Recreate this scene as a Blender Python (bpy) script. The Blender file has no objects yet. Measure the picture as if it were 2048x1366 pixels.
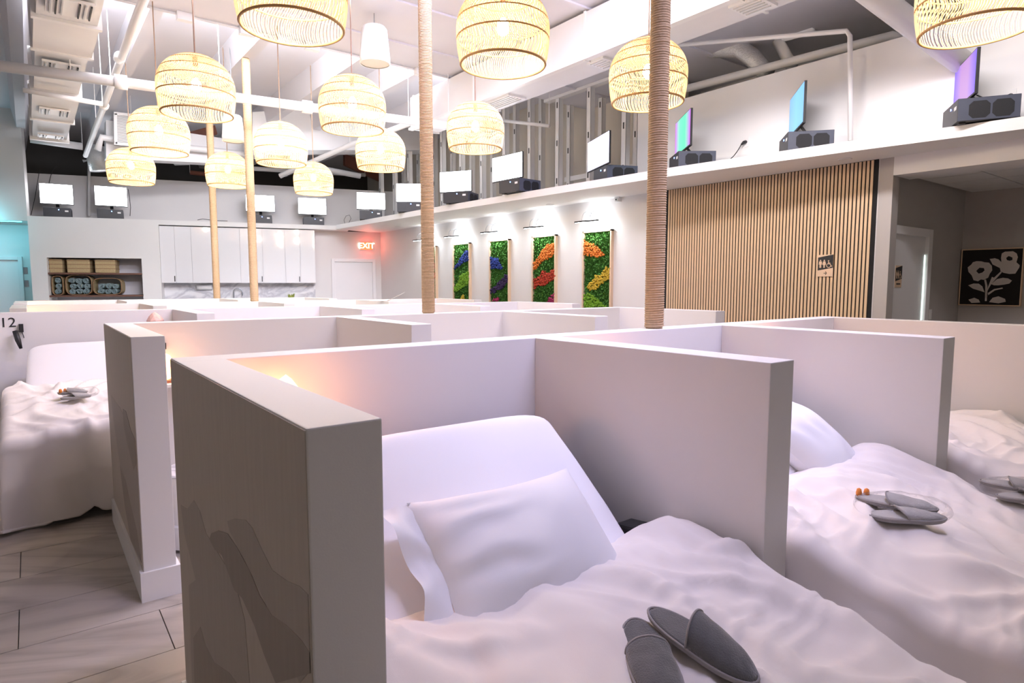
import bpy, bmesh, math, random
from mathutils import Vector, Matrix, noise
PI = math.pi
rnd = random.Random(7)
scn = bpy.context.scene
COL = scn.collection

# ------------------------------------------------------------------ camera
F_PX, PITCH, YAW, HC = 1250.0, math.radians(-5.25), math.radians(-37.6), 1.52
cam_d = bpy.data.cameras.new('camera'); cam = bpy.data.objects.new('camera', cam_d); COL.objects.link(cam)
cam_d.sensor_width = 36.0; cam_d.lens = F_PX * 36.0 / 2048.0; cam_d.clip_start = 0.02; cam_d.clip_end = 100
cam.location = (0, 0, HC); cam.rotation_euler = (PI / 2 + PITCH, 0, YAW)
scn.camera = cam
# ------------------------------------------------------------------ exposure, world
vs = scn.view_settings
vs.view_transform = 'Standard'; vs.look = 'None'; vs.gamma = 1.0; vs.exposure = 0.48; vs.use_curve_mapping = False
scn.cycles.max_bounces = 7; scn.cycles.diffuse_bounces = 4; scn.cycles.adaptive_threshold = 0.02
world = bpy.data.worlds.new('world'); scn.world = world; world.use_nodes = True
bg = world.node_tree.nodes['Background']; bg.inputs[0].default_value = (1.0, 0.90, 0.84, 1); bg.inputs[1].default_value = 0.13

# ------------------------------------------------------------------ large lights (added fill near the ceiling, out of view, no known fixtures)
def area(name, loc, target, size, energy, col, sy=None, spread=180):
    l = bpy.data.lights.new(name, 'AREA'); l.energy = energy; l.color = col; l.shape = 'RECTANGLE'
    l.size = size; l.size_y = sy or size; l.spread = math.radians(spread)
    o = bpy.data.objects.new(name, l); COL.objects.link(o); o.location = loc
    o.rotation_euler = (Vector(target) - Vector(loc)).to_track_quat('-Z', 'Y').to_euler()
    return o
def point(name, loc, energy, col, r=0.05):
    l = bpy.data.lights.new(name, 'POINT'); l.energy = energy; l.color = col; l.shadow_soft_size = r
    o = bpy.data.objects.new(name, l); COL.objects.link(o); o.location = loc
    return o
LAV = (0.66, 0.63, 1.0); WARM = (1.0, 0.89, 0.73); COOL = (0.86, 0.93, 1.0)
area('added_fill_near', (2.9, 1.12, 4.45), (2.7, 2.3, 1.0), 3.4, 32, LAV, 0.2, spread=66)  # added lavender fill for the nearest headboards
area('added_fill_mid', (3.2, 4.0, 4.45), (3.0, 6.5, 1.0), 3.6, 105, LAV, 0.4, spread=130)  # added lavender fill over the middle rows
area('added_fill_right', (3.6, 2.2, 4.40), (6.9, 3.4, 3.35), 3.0, 36, (1.0, 0.94, 0.98), 0.3, spread=90)  # added fill to brighten the upper right wall
area('added_fill_far', (3.0, 5.5, 4.40), (3.0, 12.0, 1.35), 3.6, 50, (0.88, 0.87, 1.0), 0.4, spread=60)  # added fill to brighten the far rows and the back
area('added_fill_back', (3.0, 8.25, 4.72), (3.0, 15.0, 2.6), 5.5, 105, (0.95, 0.96, 1.0), 0.2, spread=120)  # added fill, unseen behind the ceiling step, brightens the back wall

# ------------------------------------------------------------------ pixel helpers: a pixel is a direction, the plane it meets gives the place
RM = Matrix.Rotation(YAW, 3, 'Z') @ Matrix.Rotation(PITCH, 3, 'X')
CAMP = Vector((0, 0, HC))
def ray(x, y): return RM @ Vector(((x - 1024) / F_PX, 1.0, -(y - 683) / F_PX))
def onplane(x, y, p0, n):
    d = ray(x, y); n = Vector(n); return CAMP + d * ((Vector(p0) - CAMP).dot(n) / d.dot(n))
def onX(x, y, X): return onplane(x, y, (X, 0, 0), (1, 0, 0))
def onY(x, y, Y): return onplane(x, y, (0, Y, 0), (0, 1, 0))
def onZ(x, y, Z): return onplane(x, y, (0, 0, Z), (0, 0, 1))
def fdepth(p): return (RM.transposed() @ (Vector(p) - CAMP)).y

# ------------------------------------------------------------------ materials
MATS = {}
def pm(name, col, rough=0.6, var=0.05, scale=6.0, bump=0.0, bscale=150.0, metal=0.0, sheen=0.0, stretch=None, trans=0.0, ior=1.45, coat=0.0):
    if name in MATS: return MATS[name]
    m = bpy.data.materials.new(name); m.use_nodes = True; nt = m.node_tree; N = nt.nodes; L = nt.links
    b = N['Principled BSDF']; tc = N.new('ShaderNodeTexCoord'); mp = N.new('ShaderNodeMapping')
    L.new(tc.outputs['Object'], mp.inputs[0])
    if stretch: mp.inputs['Scale'].default_value = stretch
    nz = N.new('ShaderNodeTexNoise'); nz.inputs['Scale'].default_value = scale; nz.inputs['Detail'].default_value = 5
    L.new(mp.outputs[0], nz.inputs['Vector'])
    mx = N.new('ShaderNodeMix'); mx.data_type = 'RGBA'
    mx.inputs[6].default_value = tuple(c * (1 - var) for c in col) + (1,)
    mx.inputs[7].default_value = tuple(min(1, c * (1 + var)) for c in col) + (1,)
    L.new(nz.outputs[0], mx.inputs[0]); L.new(mx.outputs[2], b.inputs['Base Color'])
    b.inputs['Roughness'].default_value = rough; b.inputs['Metallic'].default_value = metal
    if sheen: b.inputs['Sheen Weight'].default_value = sheen
    if trans: b.inputs['Transmission Weight'].default_value = trans; b.inputs['IOR'].default_value = ior
    if coat: b.inputs['Coat Weight'].default_value = coat
    if bump:
        n2 = N.new('ShaderNodeTexNoise'); n2.inputs['Scale'].default_value = bscale; n2.inputs['Detail'].default_value = 4
        L.new(mp.outputs[0], n2.inputs['Vector'])
        bp = N.new('ShaderNodeBump'); bp.inputs['Strength'].default_value = bump; bp.inputs['Distance'].default_value = 0.01
        L.new(n2.outputs[0], bp.inputs['Height']); L.new(bp.outputs[0], b.inputs['Normal'])
    MATS[name] = m; return m
def em(name, col, strength):
    if name in MATS: return MATS[name]
    m = bpy.data.materials.new(name); m.use_nodes = True; nt = m.node_tree
    b = nt.nodes['Principled BSDF']; b.inputs['Base Color'].default_value = (*[c * .5 for c in col], 1)
    b.inputs['Emission Color'].default_value = (*col, 1); b.inputs['Emission Strength'].default_value = strength
    MATS[name] = m; return m
def em_bands(name, cols, strength, axis=0):
    m = bpy.data.materials.new(name); m.use_nodes = True; nt = m.node_tree; N = nt.nodes; L = nt.links
    b = N['Principled BSDF']; tc = N.new('ShaderNodeTexCoord'); sp = N.new('ShaderNodeSeparateXYZ'); cr = N.new('ShaderNodeValToRGB')
    L.new(tc.outputs['Generated'], sp.inputs[0]); L.new(sp.outputs[axis], cr.inputs[0])
    el = cr.color_ramp.elements
    while len(el) < len(cols): el.new(0.5)
    for i, c in enumerate(cols): el[i].position = i / (len(cols) - 1); el[i].color = (*c, 1)
    L.new(cr.outputs[0], b.inputs['Emission Color']); b.inputs['Emission Strength'].default_value = strength
    b.inputs['Base Color'].default_value = (.02, .02, .02, 1); return m
def marble(name, base, vein, scale, rough):
    m = bpy.data.materials.new(name); m.use_nodes = True; nt = m.node_tree; N = nt.nodes; L = nt.links
    b = N['Principled BSDF']; tc = N.new('ShaderNodeTexCoord'); mp = N.new('ShaderNodeMapping'); mp.inputs['Rotation'].default_value = (0.3, 0.2, 0.5)
    geo = N.new('ShaderNodeNewGeometry'); L.new(geo.outputs['Position'], mp.inputs[0])
    n1 = N.new('ShaderNodeTexNoise'); n1.inputs['Scale'].default_value = scale; n1.inputs['Detail'].default_value = 6; n1.inputs['Distortion'].default_value = 1.6
    mp2 = N.new('ShaderNodeMapping'); mp2.inputs['Scale'].default_value = (0.6, 2.2, 1.4); L.new(mp.outputs[0], mp2.inputs[0]); L.new(mp2.outputs[0], n1.inputs['Vector'])
    cr = N.new('ShaderNodeValToRGB'); e = cr.color_ramp.elements
    e[0].position = 0.40; e[0].color = (*base, 1); e[1].position = 0.60; e[1].color = (*base, 1)
    x = e.new(0.50); x.color = (*vein, 1); y = e.new(0.46); y.color = (*[a * .5 + c * .5 for a, c in zip(base, vein)], 1)
    L.new(n1.outputs[0], cr.inputs[0]); L.new(cr.outputs[0], b.inputs['Base Color']); b.inputs['Roughness'].default_value = rough
    MATS[name] = m; return m

M_white = pm('white_paint', (.82, .81, .80), .55, .02, 3, .03, 220)
M_wall = pm('grey_wall_paint', (.72, .70, .69), .6, .02, 3, .03, 240)
M_part = pm('partition_paint', (.80, .78, .76), .5, .015, 2, .03, 260)
M_wallpaper = pm('mural_paper', (.56, .50, .44), .65, .10, 9, .06, 90, stretch=(1, 6, .6))
M_mural1 = pm('mural_shape_mid', (.46, .41, .365), .65, .10, 9, .05, 90, stretch=(1, 6, .6))
M_mural2 = pm('mural_shape_dark', (.37, .32, .28), .65, .10, 9, .05, 90, stretch=(1, 6, .6))
M_ceil = pm('ceiling_paint', (.72, .71, .76), .65, .03, 2, .05, 60)
M_pipe = pm('white_pipe_paint', (.83, .82, .82), .4, .02, 8)
M_duct = pm('duct_paint', (.78, .77, .78), .5, .03, 5)
M_metal = pm('galvanised_steel', (.62, .62, .62), .4, .08, 10, metal=.7)
M_stud = pm('painted_steel_stud', (.80, .79, .78), .45, .03, 8)
M_black = pm('black_plastic', (.015, .015, .017), .5, .1, 20)
M_pc = pm('dark_case_metal', (.035, .037, .045), .45, .1, 12)
M_pcside = pm('slate_case_metal', (.075, .085, .12), .45, .1, 12)
M_grille = pm('fan_grille', (.012, .013, .016), .6, .2, 90, .3, 400)
M_frame = pm('light_wood_frame', (.72, .52, .35), .5, .10, 5, .05, 60, stretch=(8, 8, 1))
M_slat = pm('oak_slat', (.70, .50, .31), .5, .16, 4, .06, 80, stretch=(14, 14, .7))
M_felt = pm('black_felt', (.012, .011, .011), .9, .2, 60, .3, 300)
M_rope = pm('jute_rope', (.56, .39, .23), .85, .22, 60, .5, 500)
M_rattan = pm('rattan_strand', (.70, .49, .28), .55, .15, 30)
_nt = M_rattan.node_tree; _tr = _nt.nodes.new('ShaderNodeBsdfTranslucent'); _tr.inputs[0].default_value = (.92, .72, .48, 1); _mx = _nt.nodes.new('ShaderNodeMixShader'); _mx.inputs[0].default_value = .16
_nt.links.new(_nt.nodes['Principled BSDF'].outputs[0], _mx.inputs[1]); _nt.links.new(_tr.outputs[0], _mx.inputs[2]); _nt.links.new(_mx.outputs[0], _nt.nodes['Material Output'].inputs[0])
M_ring = pm('rattan_ring', (.52, .30, .11), .55, .15, 30)
M_cord = pm('brown_cord', (.30, .19, .12), .6, .1, 40)
M_bulb = em('bulb_glow', (1.0, .86, .62), 80)
M_sheet = pm('white_sheet', (.82, .81, .82), .75, .015, 4, .04, 500, sheen=.15)
M_duvet = pm('white_duvet', (.82, .765, .725), .8, .02, 3, .05, 420, sheen=.15)
M_recl = pm('black_upholstery', (.012, .011, .012), .75, .2, 30, .2, 300)
M_slipper = pm('grey_plush', (.13, .132, .135), .95, .35, 22, .35, 260, sheen=.5)
M_trim = pm('grey_slipper_piping', (.33, .31, .30), .8, .1, 30)
M_orange = pm('orange_earplugs', (.85, .28, .05), .6, .1, 30)
M_plastic = pm('clear_wrap', (.95, .95, .95), .12, .01, 5, .6, 45, trans=.92, ior=1.15)
_nt = M_plastic.node_tree; _tr = _nt.nodes.new('ShaderNodeBsdfTransparent'); _gl = _nt.nodes.new('ShaderNodeBsdfGlossy'); _gl.inputs['Roughness'].default_value = .08; _mx = _nt.nodes.new('ShaderNodeMixShader'); _fr = _nt.nodes.new('ShaderNodeFresnel'); _fr.inputs[0].default_value = 1.22
_bp = [n for n in _nt.nodes if n.type == 'BUMP'][0]; _nt.links.new(_bp.outputs[0], _gl.inputs['Normal']); _nt.links.new(_bp.outputs[0], _fr.inputs['Normal'])
_mu = _nt.nodes.new('ShaderNodeMath'); _mu.operation = 'MULTIPLY'; _mu.inputs[1].default_value = .45; _nt.links.new(_fr.outputs[0], _mu.inputs[0]); _nt.links.new(_mu.outputs[0], _mx.inputs[0]); _nt.links.new(_tr.outputs[0], _mx.inputs[1]); _nt.links.new(_gl.outputs[0], _mx.inputs[2]); _nt.links.new(_mx.outputs[0], _nt.nodes['Material Output'].inputs[0])
M_door = pm('white_door', (.80, .79, .80), .4, .015, 4)
M_gloss = pm('gloss_white_lacquer', (.86, .86, .88), .06, .01, 3, coat=.5)
M_shelf = pm('walnut_shelf', (.16, .075, .05), .5, .2, 6, stretch=(1, 12, 12))
M_basket = pm('seagrass_weave', (.52, .40, .22), .8, .3, 70, .8, 90)
M_rim = pm('basket_rim', (.30, .17, .09), .6, .2, 30)
M_towel = pm('teal_towel', (.34, .46, .49), .95, .2, 40, .6, 220)
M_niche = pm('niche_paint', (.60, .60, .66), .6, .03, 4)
M_silver = pm('brushed_nickel', (.42, .44, .48), .3, .05, 20, metal=.9)
M_green = pm('plant_leaf', (.32, .38, .08), .5, .3, 20)
M_paper = pm('white_paper', (.85, .85, .84), .6, .02, 20)
M_salt = em('salt_lamp_glow', (1.0, .42, .15), 5)
M_pink = pm('rose_crystal', (.80, .50, .42), .45, .15, 14, .4, 40)
M_foil = pm('foil_flex_duct', (.66, .66, .66), .35, .15, 20, .9, 60, metal=.45)
M_dark = pm('dark_plenum', (.055, .052, .05), .8, .3, 1.2)
M_brick = pm('red_brown_steel', (.20, .07, .045), .7, .3, 3)
M_corr = pm('corridor_paint', (.46, .43, .41), .65, .02, 3)
M_ivory = pm('ivory_print', (.62, .57, .53), .8, .05, 20)
M_canvas = pm('black_canvas', (.012, .010, .010), .9, .1, 60)
M_signwood = pm('maple_sign', (.72, .52, .36), .45, .08, 6)
M_marble = marble('marble_splashback', (.80, .80, .82), (.52, .52, .56), 1.6, .2)
M_tile = marble('marble_floor_tile', (.47, .42, .37), (.34, .30, .26), 1.1, .36)
M_grout = pm('dark_grout', (.20, .19, .18), .8, .1, 20)
M_screen = em('white_screen', (.93, .94, 1.0), 9)

# ------------------------------------------------------------------ mesh helpers
class MB:
    def __init__(s): s.v = []; s.f = []
    def add(s, vs_, fs):
        o = len(s.v); s.v += [tuple(v) for v in vs_]; s.f += [tuple(i + o for i in f) for f in fs]; return s
    def box(s, x0, y0, z0, x1, y1, z1, M=None):
        v = [Vector((x, y, z)) for z in (z0, z1) for y in (y0, y1) for x in (x0, x1)]
        if M: v = [M @ p for p in v]
        return s.add(v, [(0, 2, 3, 1), (4, 5, 7, 6), (0, 1, 5, 4), (2, 6, 7, 3), (0, 4, 6, 2), (1, 3, 7, 5)])
    def prism(s, poly, ext):
        n = len(poly); e = Vector(ext); a = [Vector(p) for p in poly]
        return s.add(a + [p + e for p in a], [tuple(range(n - 1, -1, -1)), tuple(range(n, 2 * n))] + [(i, (i + 1) % n, n + (i + 1) % n, n + i) for i in range(n)])
    def tube(s, pts, r, seg=8, closed=False, cap=True):
        P = [Vector(p) for p in pts]; n = len(P); rs = r if isinstance(r, (list, tuple)) else [r] * n
        up = None; vv = []
        for i in range(n):
            a = P[i - 1] if (i or closed) else P[0]; b = P[(i + 1) % n] if (i < n - 1 or closed) else P[-1]
            t = (b - a).normalized()
            if up is None:
                up = Vector((0, 0, 1)) if abs(t.z) < .9 else Vector((1, 0, 0))
            x = t.cross(up).normalized(); y = x.cross(t).normalized(); up = y
            vv += [P[i] + (x * math.cos(k * 2 * PI / seg) + y * math.sin(k * 2 * PI / seg)) * rs[i] for k in range(seg)]
        ff = []
        for i in range(n if closed else n - 1):
            j = (i + 1) % n
            for k in range(seg): k2 = (k + 1) % seg; ff.append((i * seg + k, i * seg + k2, j * seg + k2, j * seg + k))
        if cap and not closed: ff += [tuple(range(seg - 1, -1, -1)), tuple((n - 1) * seg + k for k in range(seg))]
        return s.add(vv, ff)
    def lathe(s, prof, seg=32, c=(0, 0, 0), cap=False):
        c = Vector(c); n = len(prof)
        vv = [c + Vector((r * math.cos(k * 2 * PI / seg), r * math.sin(k * 2 * PI / seg), z)) for r, z in prof for k in range(seg)]
        ff = [(i * seg + k, i * seg + (k + 1) % seg, (i + 1) * seg + (k + 1) % seg, (i + 1) * seg + k) for i in range(n - 1) for k in range(seg)]
        if cap: ff += [tuple(range(seg - 1, -1, -1)), tuple((n - 1) * seg + k for k in range(seg))]
        return s.add(vv, ff)
    def grid(s, nu, nv, fn, closed_u=False):
        vv = [fn(i / (nu if closed_u else nu - 1), j / (nv - 1)) for j in range(nv) for i in range(nu)]
        ff = [(j * nu + i, j * nu + (i + 1) % nu, (j + 1) * nu + (i + 1) % nu, (j + 1) * nu + i) for j in range(nv - 1) for i in range(nu if closed_u else nu - 1)]
        return s.add(vv, ff)
def obj(name, mb, mat, parent=None, smooth=False, bevel=0.0, local=False, kind=None):
    off = Vector((0, 0, 0))
    if parent is not None and not local:
        off = Vector(parent.location)
        if parent.parent: off = off + Vector(parent.parent.location)
    me = bpy.data.meshes.new(name); me.from_pydata([Vector(v) - off for v in mb.v], [], mb.f); me.update()
    bm = bmesh.new(); bm.from_mesh(me); bmesh.ops.recalc_face_normals(bm, faces=bm.faces)
    if bevel: bmesh.ops.bevel(bm, geom=list(bm.edges), offset=bevel, segments=2, affect='EDGES', profile=.6)
    bm.to_mesh(me); bm.free()
    if smooth: me.polygons.foreach_set('use_smooth', [True] * len(me.polygons))
    me.materials.append(mat)
    o = bpy.data.objects.new(name, me); COL.objects.link(o)
    if parent is not None: o.parent = parent
    if kind: o['kind'] = kind
    return o
def tag(o, label, cat, group=None):
    o['label'] = label; o['category'] = cat
    if group: o['group'] = group
    return o
def thing(name, label, cat, loc=(0, 0, 0), group=None, rz=0):
    o = bpy.data.objects.new(name, None); COL.objects.link(o); o.location = loc; o.rotation_euler = (0, 0, rz); o.empty_display_size = .1
    return tag(o, label, cat, group)
def struct(name, mb, mat, smooth=False, bevel=0.0):
    return obj(name, mb, mat, smooth=smooth, bevel=bevel, kind='structure')
def part_copy(src, parent, loc=None):
    c = src.copy(); COL.objects.link(c); c.parent = parent
    if loc is not None: c.location = loc
    return c
def copy_tree(root, loc, rz, label, group=None):
    r = root.copy(); COL.objects.link(r); r.location = loc; r.rotation_euler = (0, 0, rz); r['label'] = label
    if group: r['group'] = group
    for ch in list(root.children):
        c = ch.copy(); COL.objects.link(c); c.parent = r
        for g in list(ch.children):
            d = g.copy(); COL.objects.link(d); d.parent = c
    return r
def B(*a): return MB().box(*a)
def text_poly(body, size, M, depth=.002):
    cu = bpy.data.curves.new('t', 'FONT'); cu.body = body; cu.size = size; cu.extrude = depth; cu.align_x = 'CENTER'; cu.align_y = 'CENTER'
    o = bpy.data.objects.new('t', cu); COL.objects.link(o)
    dg = bpy.context.evaluated_depsgraph_get(); me = bpy.data.meshes.new_from_object(o.evaluated_get(dg))
    mb = MB().add([M @ v.co for v in me.vertices], [tuple(p.vertices) for p in me.polygons])
    bpy.data.objects.remove(o); bpy.data.curves.remove(cu); bpy.data.meshes.remove(me); return mb
def frame_mat(o, u, v):
    u = Vector(u).normalized(); v = Vector(v).normalized(); n = u.cross(v)
    M = Matrix.Identity(4)
    for i in range(3): M[i][0] = u[i]; M[i][1] = v[i]; M[i][2] = n[i]; M[i][3] = o[i]
    return M

# ================================================================== ROOM
HP, ZS, ZL = 1.275, 2.78, 2.88          # partition height, soffit, ledge top
XR = 6.9                                # right wall
CEIL_NEAR, CEIL_FAR = 4.55, 4.95
# floor: slab, and the tiles one can tell apart laid as pieces
floor = struct('floor', B(-7, -3, -.12, 10.2, 19, -.012), M_grout)
TL, TW, Y0T = 1.04, .40, 2.83
tile_mesh = None
def add_tile(x0, x1, y0, y1, shared=True):
    global tile_mesh
    g = .002
    if shared and tile_mesh is None:
        o = obj('tile', B(-TL / 2 + g, -TW / 2 + g, -.012, TL / 2 - g, TW / 2 - g, 0), M_tile, bevel=.0015); tile_mesh = o.data
    else:
        o = bpy.data.objects.new('tile', tile_mesh); COL.objects.link(o)
    o.parent = floor; o.location = ((x0 + x1) / 2, (y0 + y1) / 2, 0)
for r in range(-2, 10):
    off = -.12 if r % 2 else .40
    for k in range(-2, 2):
        x0 = off + k * TL; add_tile(x0, x0 + TL, Y0T + r * TW, Y0T + (r + 1) * TW)
rest = MB()
for r in range(-14, 40):
    off = -.12 if r % 2 else .40
    for k in range(-7, 10):
        if -2 <= r < 10 and -2 <= k < 2: continue
        x0 = off + k * TL; rest.box(x0 + .002, Y0T + r * TW + .002, -.012, x0 + TL - .002, Y0T + (r + 1) * TW - .002, 0)
obj('tile_field', rest, M_tile, floor, kind='stuff')

# ceiling: lower deck near, higher deck with stems far
struct('ceiling', B(-7, -3, CEIL_NEAR, 8.9, 8.1, CEIL_NEAR + .5), M_ceil)
struct('ceiling_upper', B(-7, 8.1, CEIL_FAR, 8.9, 19, CEIL_FAR + .1), M_ceil)
ce = bpy.data.objects['ceiling']
for y in (5.2, 6.3, 7.35):
    obj('seam_batten', B(-7, y - .03, CEIL_NEAR - .022, 8.9, y + .03, CEIL_NEAR), M_ceil, ce)
cu_ = bpy.data.objects['ceiling_upper']
for x in (-1.25, .05, 1.32, 2.55, 3.85, 4.75, 6.0):
    st = MB().prism([(x - .14, 8.1, CEIL_FAR), (x + .14, 8.1, CEIL_FAR), (x + .07, 8.1, 4.6), (x - .07, 8.1, 4.6)], (0, 10.5, 0))
    obj('roof_stem', st, M_ceil, cu_)

# right wall (moss wall and slat wall), parapet above the ledge
struct('wall_right', B(XR, 2.85, 0, XR + .15, 14.6, ZS), M_wall)
# ledge running along the right wall, its front edge follows the sightline points measured on the photo
LP = [(6.62, .9), (6.5, 1.6), (6.28, 2.88), (6.03, 4.85), (5.95, 6.2), (5.78, 10.0), (5.70, 14.05)]
led = MB()
front = [(x, y) for x, y in LP]
poly = [(x, y, ZS) for x, y in front] + [(XR + .6, 14.6, ZS), (XR + .6, .9, ZS)]
led.prism(poly, (0, 0, ZL - ZS)); struct('trim_1', led, M_white)
# back wall runs at a slight angle: ledge front from BL to BR
BL, BR = Vector((.1, 15.95, 0)), Vector((5.70, 14.22, 0))
bu = (BR - BL).normalized(); bn = Vector((bu.y, -bu.x, 0))           # bn points into the room
if bn.y > 0: bn = -bn
def bp(s, d, z): p = BL + bu * s - bn * d; return Vector((p.x, p.y, z))     # s along, d behind the ledge front
def bbox(s0, s1, d0, d1, z0, z1):
    m = MB(); v = [bp(s, d, z) for z in (z0, z1) for d in (d0, d1) for s in (s0, s1)]
    return m.add(v, [(0, 2, 3, 1), (4, 5, 7, 6), (0, 1, 5, 4), (2, 6, 7, 3), (0, 4, 6, 2), (1, 3, 7, 5)])
def bpx(x, y, d=0): return onplane(x, y, bp(0, d, 0), bn)             # pixel on the plane parallel to the back wall
def bs(x, y, d=0): return (bpx(x, y, d) - BL).dot(bu)
SLEN = (BR - BL).length
struct('trim_2', bbox(-.05, SLEN + .35, 0, 1.0, ZS, ZL), M_white)
s_cr = bs(630, 500, .05); s_cl = bs(320, 500, .05)
struct('wall_back', bbox(s_cl, SLEN + 2.0, .38, .5, 0, ZS), M_wall)
struct('wall_back_upper', bbox(-2.5, SLEN + 1.6, .95, 1.05, ZL, 3.86), M_wall)
# wall right of the cabinets that carries the exit door
door_d = .36
# white block with the towel niche left of the cabinets
nx0, nx1 = bs(96, 560), bs(285, 560); nz1 = bpx(190, 516).z
blk = MB()
for a in ((-.05, nx0, 0, .6, 0, ZS), (nx1, s_cl, 0, .6, 0, ZS), (nx0, nx1, 0, .6, nz1, ZS), (nx0, nx1, .55, .6, 0, nz1), (nx0, nx1, 0, .55, 0, .62)):
    q = bbox(*a); blk.add(q.v, q.f)
struct('wall_back_niche', blk, M_white)
# bulkhead left of the ledge, up to the roof; teal-lit recess under it
struct('wall_left_bulkhead', bbox(-6.5, -.05, 0, .15, ZS, CEIL_FAR), M_wall)
struct('wall_left_recess', bbox(-6.5, -.05, 1.15, 1.3, 0, ZS), M_wall)
struct('ceiling_recess', bbox(-6.5, -.05, .15, 1.3, ZS, ZS + .05), M_wall)
struct('wall_left', B(-5.2, -3, 0, -5.05, 18, CEIL_FAR), M_wall)
struct('wall_plenum', B(-7, 18.6, 2.5, 9, 18.8, CEIL_FAR), M_dark)
# right side above the ledge
struct('wall_right_upper', B(XR - .02, 2.2, ZL, XR + .1, 6.05, 3.92).box(XR - .02, -1, ZL, XR + .1, 2.2, CEIL_NEAR), M_white)
struct('wall_plenum_right', B(8.6, -3, 2.8, 8.75, 19, CEIL_FAR), M_wall)
# corridor past the slat wall
struct('wall_corridor', B(XR + .15, 2.85, 0, 9.5, 3.0, 2.75).box(XR, 2.72, 0, XR + .15, 2.85, ZS), M_corr)
struct('wall_corridor_end', B(9.38, -1, 0, 9.5, 2.85, 2.75), M_corr)
struct('trim_3', B(XR, .2, 2.60, XR + .4, 2.72, ZS), M_white)
cc = struct('ceiling_corridor', B(XR + .4, -1, 2.68, 9.5, 2.85, 2.74), M_corr)
for i in range(4):
    for j in range(5):
        x0, y0 = 7.32 + i * .52, -.05 + j * .57
        obj('ceiling_tile', B(x0, y0, 2.66, x0 + .50, y0 + .55, 2.68), M_white, cc)

# ------------------------------------------------------------------ doors
def door_on_back(n, s0, s1, z1, d, wtr=.075):
    root = bpy.data.objects.new('door_%d' % n, None); COL.objects.link(root); root.location = bp(s0, d, 0); root['kind'] = 'structure'
    obj('door_leaf', bbox(s0, s1, d - .012, d, 0, z1), M_door, root)
    for a in ((s0 - wtr, s0, 0, z1 + wtr), (s1, s1 + wtr, 0, z1 + wtr), (s0, s1, z1, z1 + wtr)):
        obj('door_frame', bbox(a[0], a[1], d - .05, d, a[2], a[3]), M_door, root, bevel=.004)
    return root
d1 = .38
door_on_back(1, bs(670, 560, d1), bs(745, 560, d1), bpx(705, 524, d1).z, d1)
door_on_back(2, bs(-40, 560, 1.15), bs(40, 560, 1.15), bpx(20, 520, 1.15).z, 1.15)
r3 = bpy.data.objects.new('door_3', None); COL.objects.link(r3); r3.location = (7.2, 2.85, 0); r3['kind'] = 'structure'
dl = obj('door_leaf', B(7.24, 2.838, 0, 8.16, 2.85, 2.05), M_door, r3)
for a in ((7.15, 7.24, 0, 2.14), (8.16, 8.27, 0, 2.14), (7.24, 8.16, 2.05, 2.14)):
    obj('door_frame', B(a[0], 2.80, a[2], a[1], 2.85, a[3]), M_door, r3, bevel=.004)
obj('light_gap', B(8.145, 2.832, 0, 8.16, 2.838, 1.85), em('door_gap_light', (.8, 1.0, .92), 1.6), r3)

# ================================================================== PARTITIONS
TH = .14
def partition_row(label, stubs, yf, yb, mural=False):
    x0 = stubs[0]; x1 = stubs[-1] + TH
    t = thing('pod_partition', label, 'partition', (x0, yf, 0), 'pod partitions')
    obj('headboard_panel', B(x0, yb, 0, x1, yb + TH, HP), M_part, t, bevel=.003)
    for i, s in enumerate(stubs):
        obj('divider_panel', B(s, yf, 0, s + TH, yb, HP), M_part, t, bevel=.003)
        b = MB(); b.box(s - .016, yf - .016, 0, s + TH + .016, yf, .145)
        b.box(s - .016, yf, 0, s, yb if i else yb + TH, .145); b.box(s + TH, yf, 0, s + TH + .016, yb, .145)
        obj('baseboard', b, M_white, t)
    for a, b_ in zip(stubs[:-1], stubs[1:]):
        obj('baseboard', B(a + TH + .016, yb - .016, 0, b_ - .016, yb, .145), M_white, t)
    if mural: obj('mural_paper', B(x0 - .002, yf + .004, .146, x0, yb + TH - .004, HP - .004), M_wallpaper, t)
    return t
row1 = partition_row('nearest pod partition row with grey mural on its end panel', [.36, 1.82, 3.27, 4.67], 1.04, 2.19, True)
row2 = partition_row('second pod partition row from the camera, lavender end panel with mural', [.36, 1.82, 3.38, 4.92], 3.36, 4.53, True)
row3 = partition_row('third pod partition row, carrying the number 12', [-.40, 1.10, 2.57, 3.98, 5.38], 5.75, 6.87)
row4 = partition_row('fourth pod partition row, behind the number 12 row', [-.17, 1.10, 2.56, 4.02, 5.48], 8.08, 9.21)
row5 = partition_row('farthest pod partition row, in front of the white cabinets', [-.17, 1.08, 2.56, 4.02], 10.3, 11.5)
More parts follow.
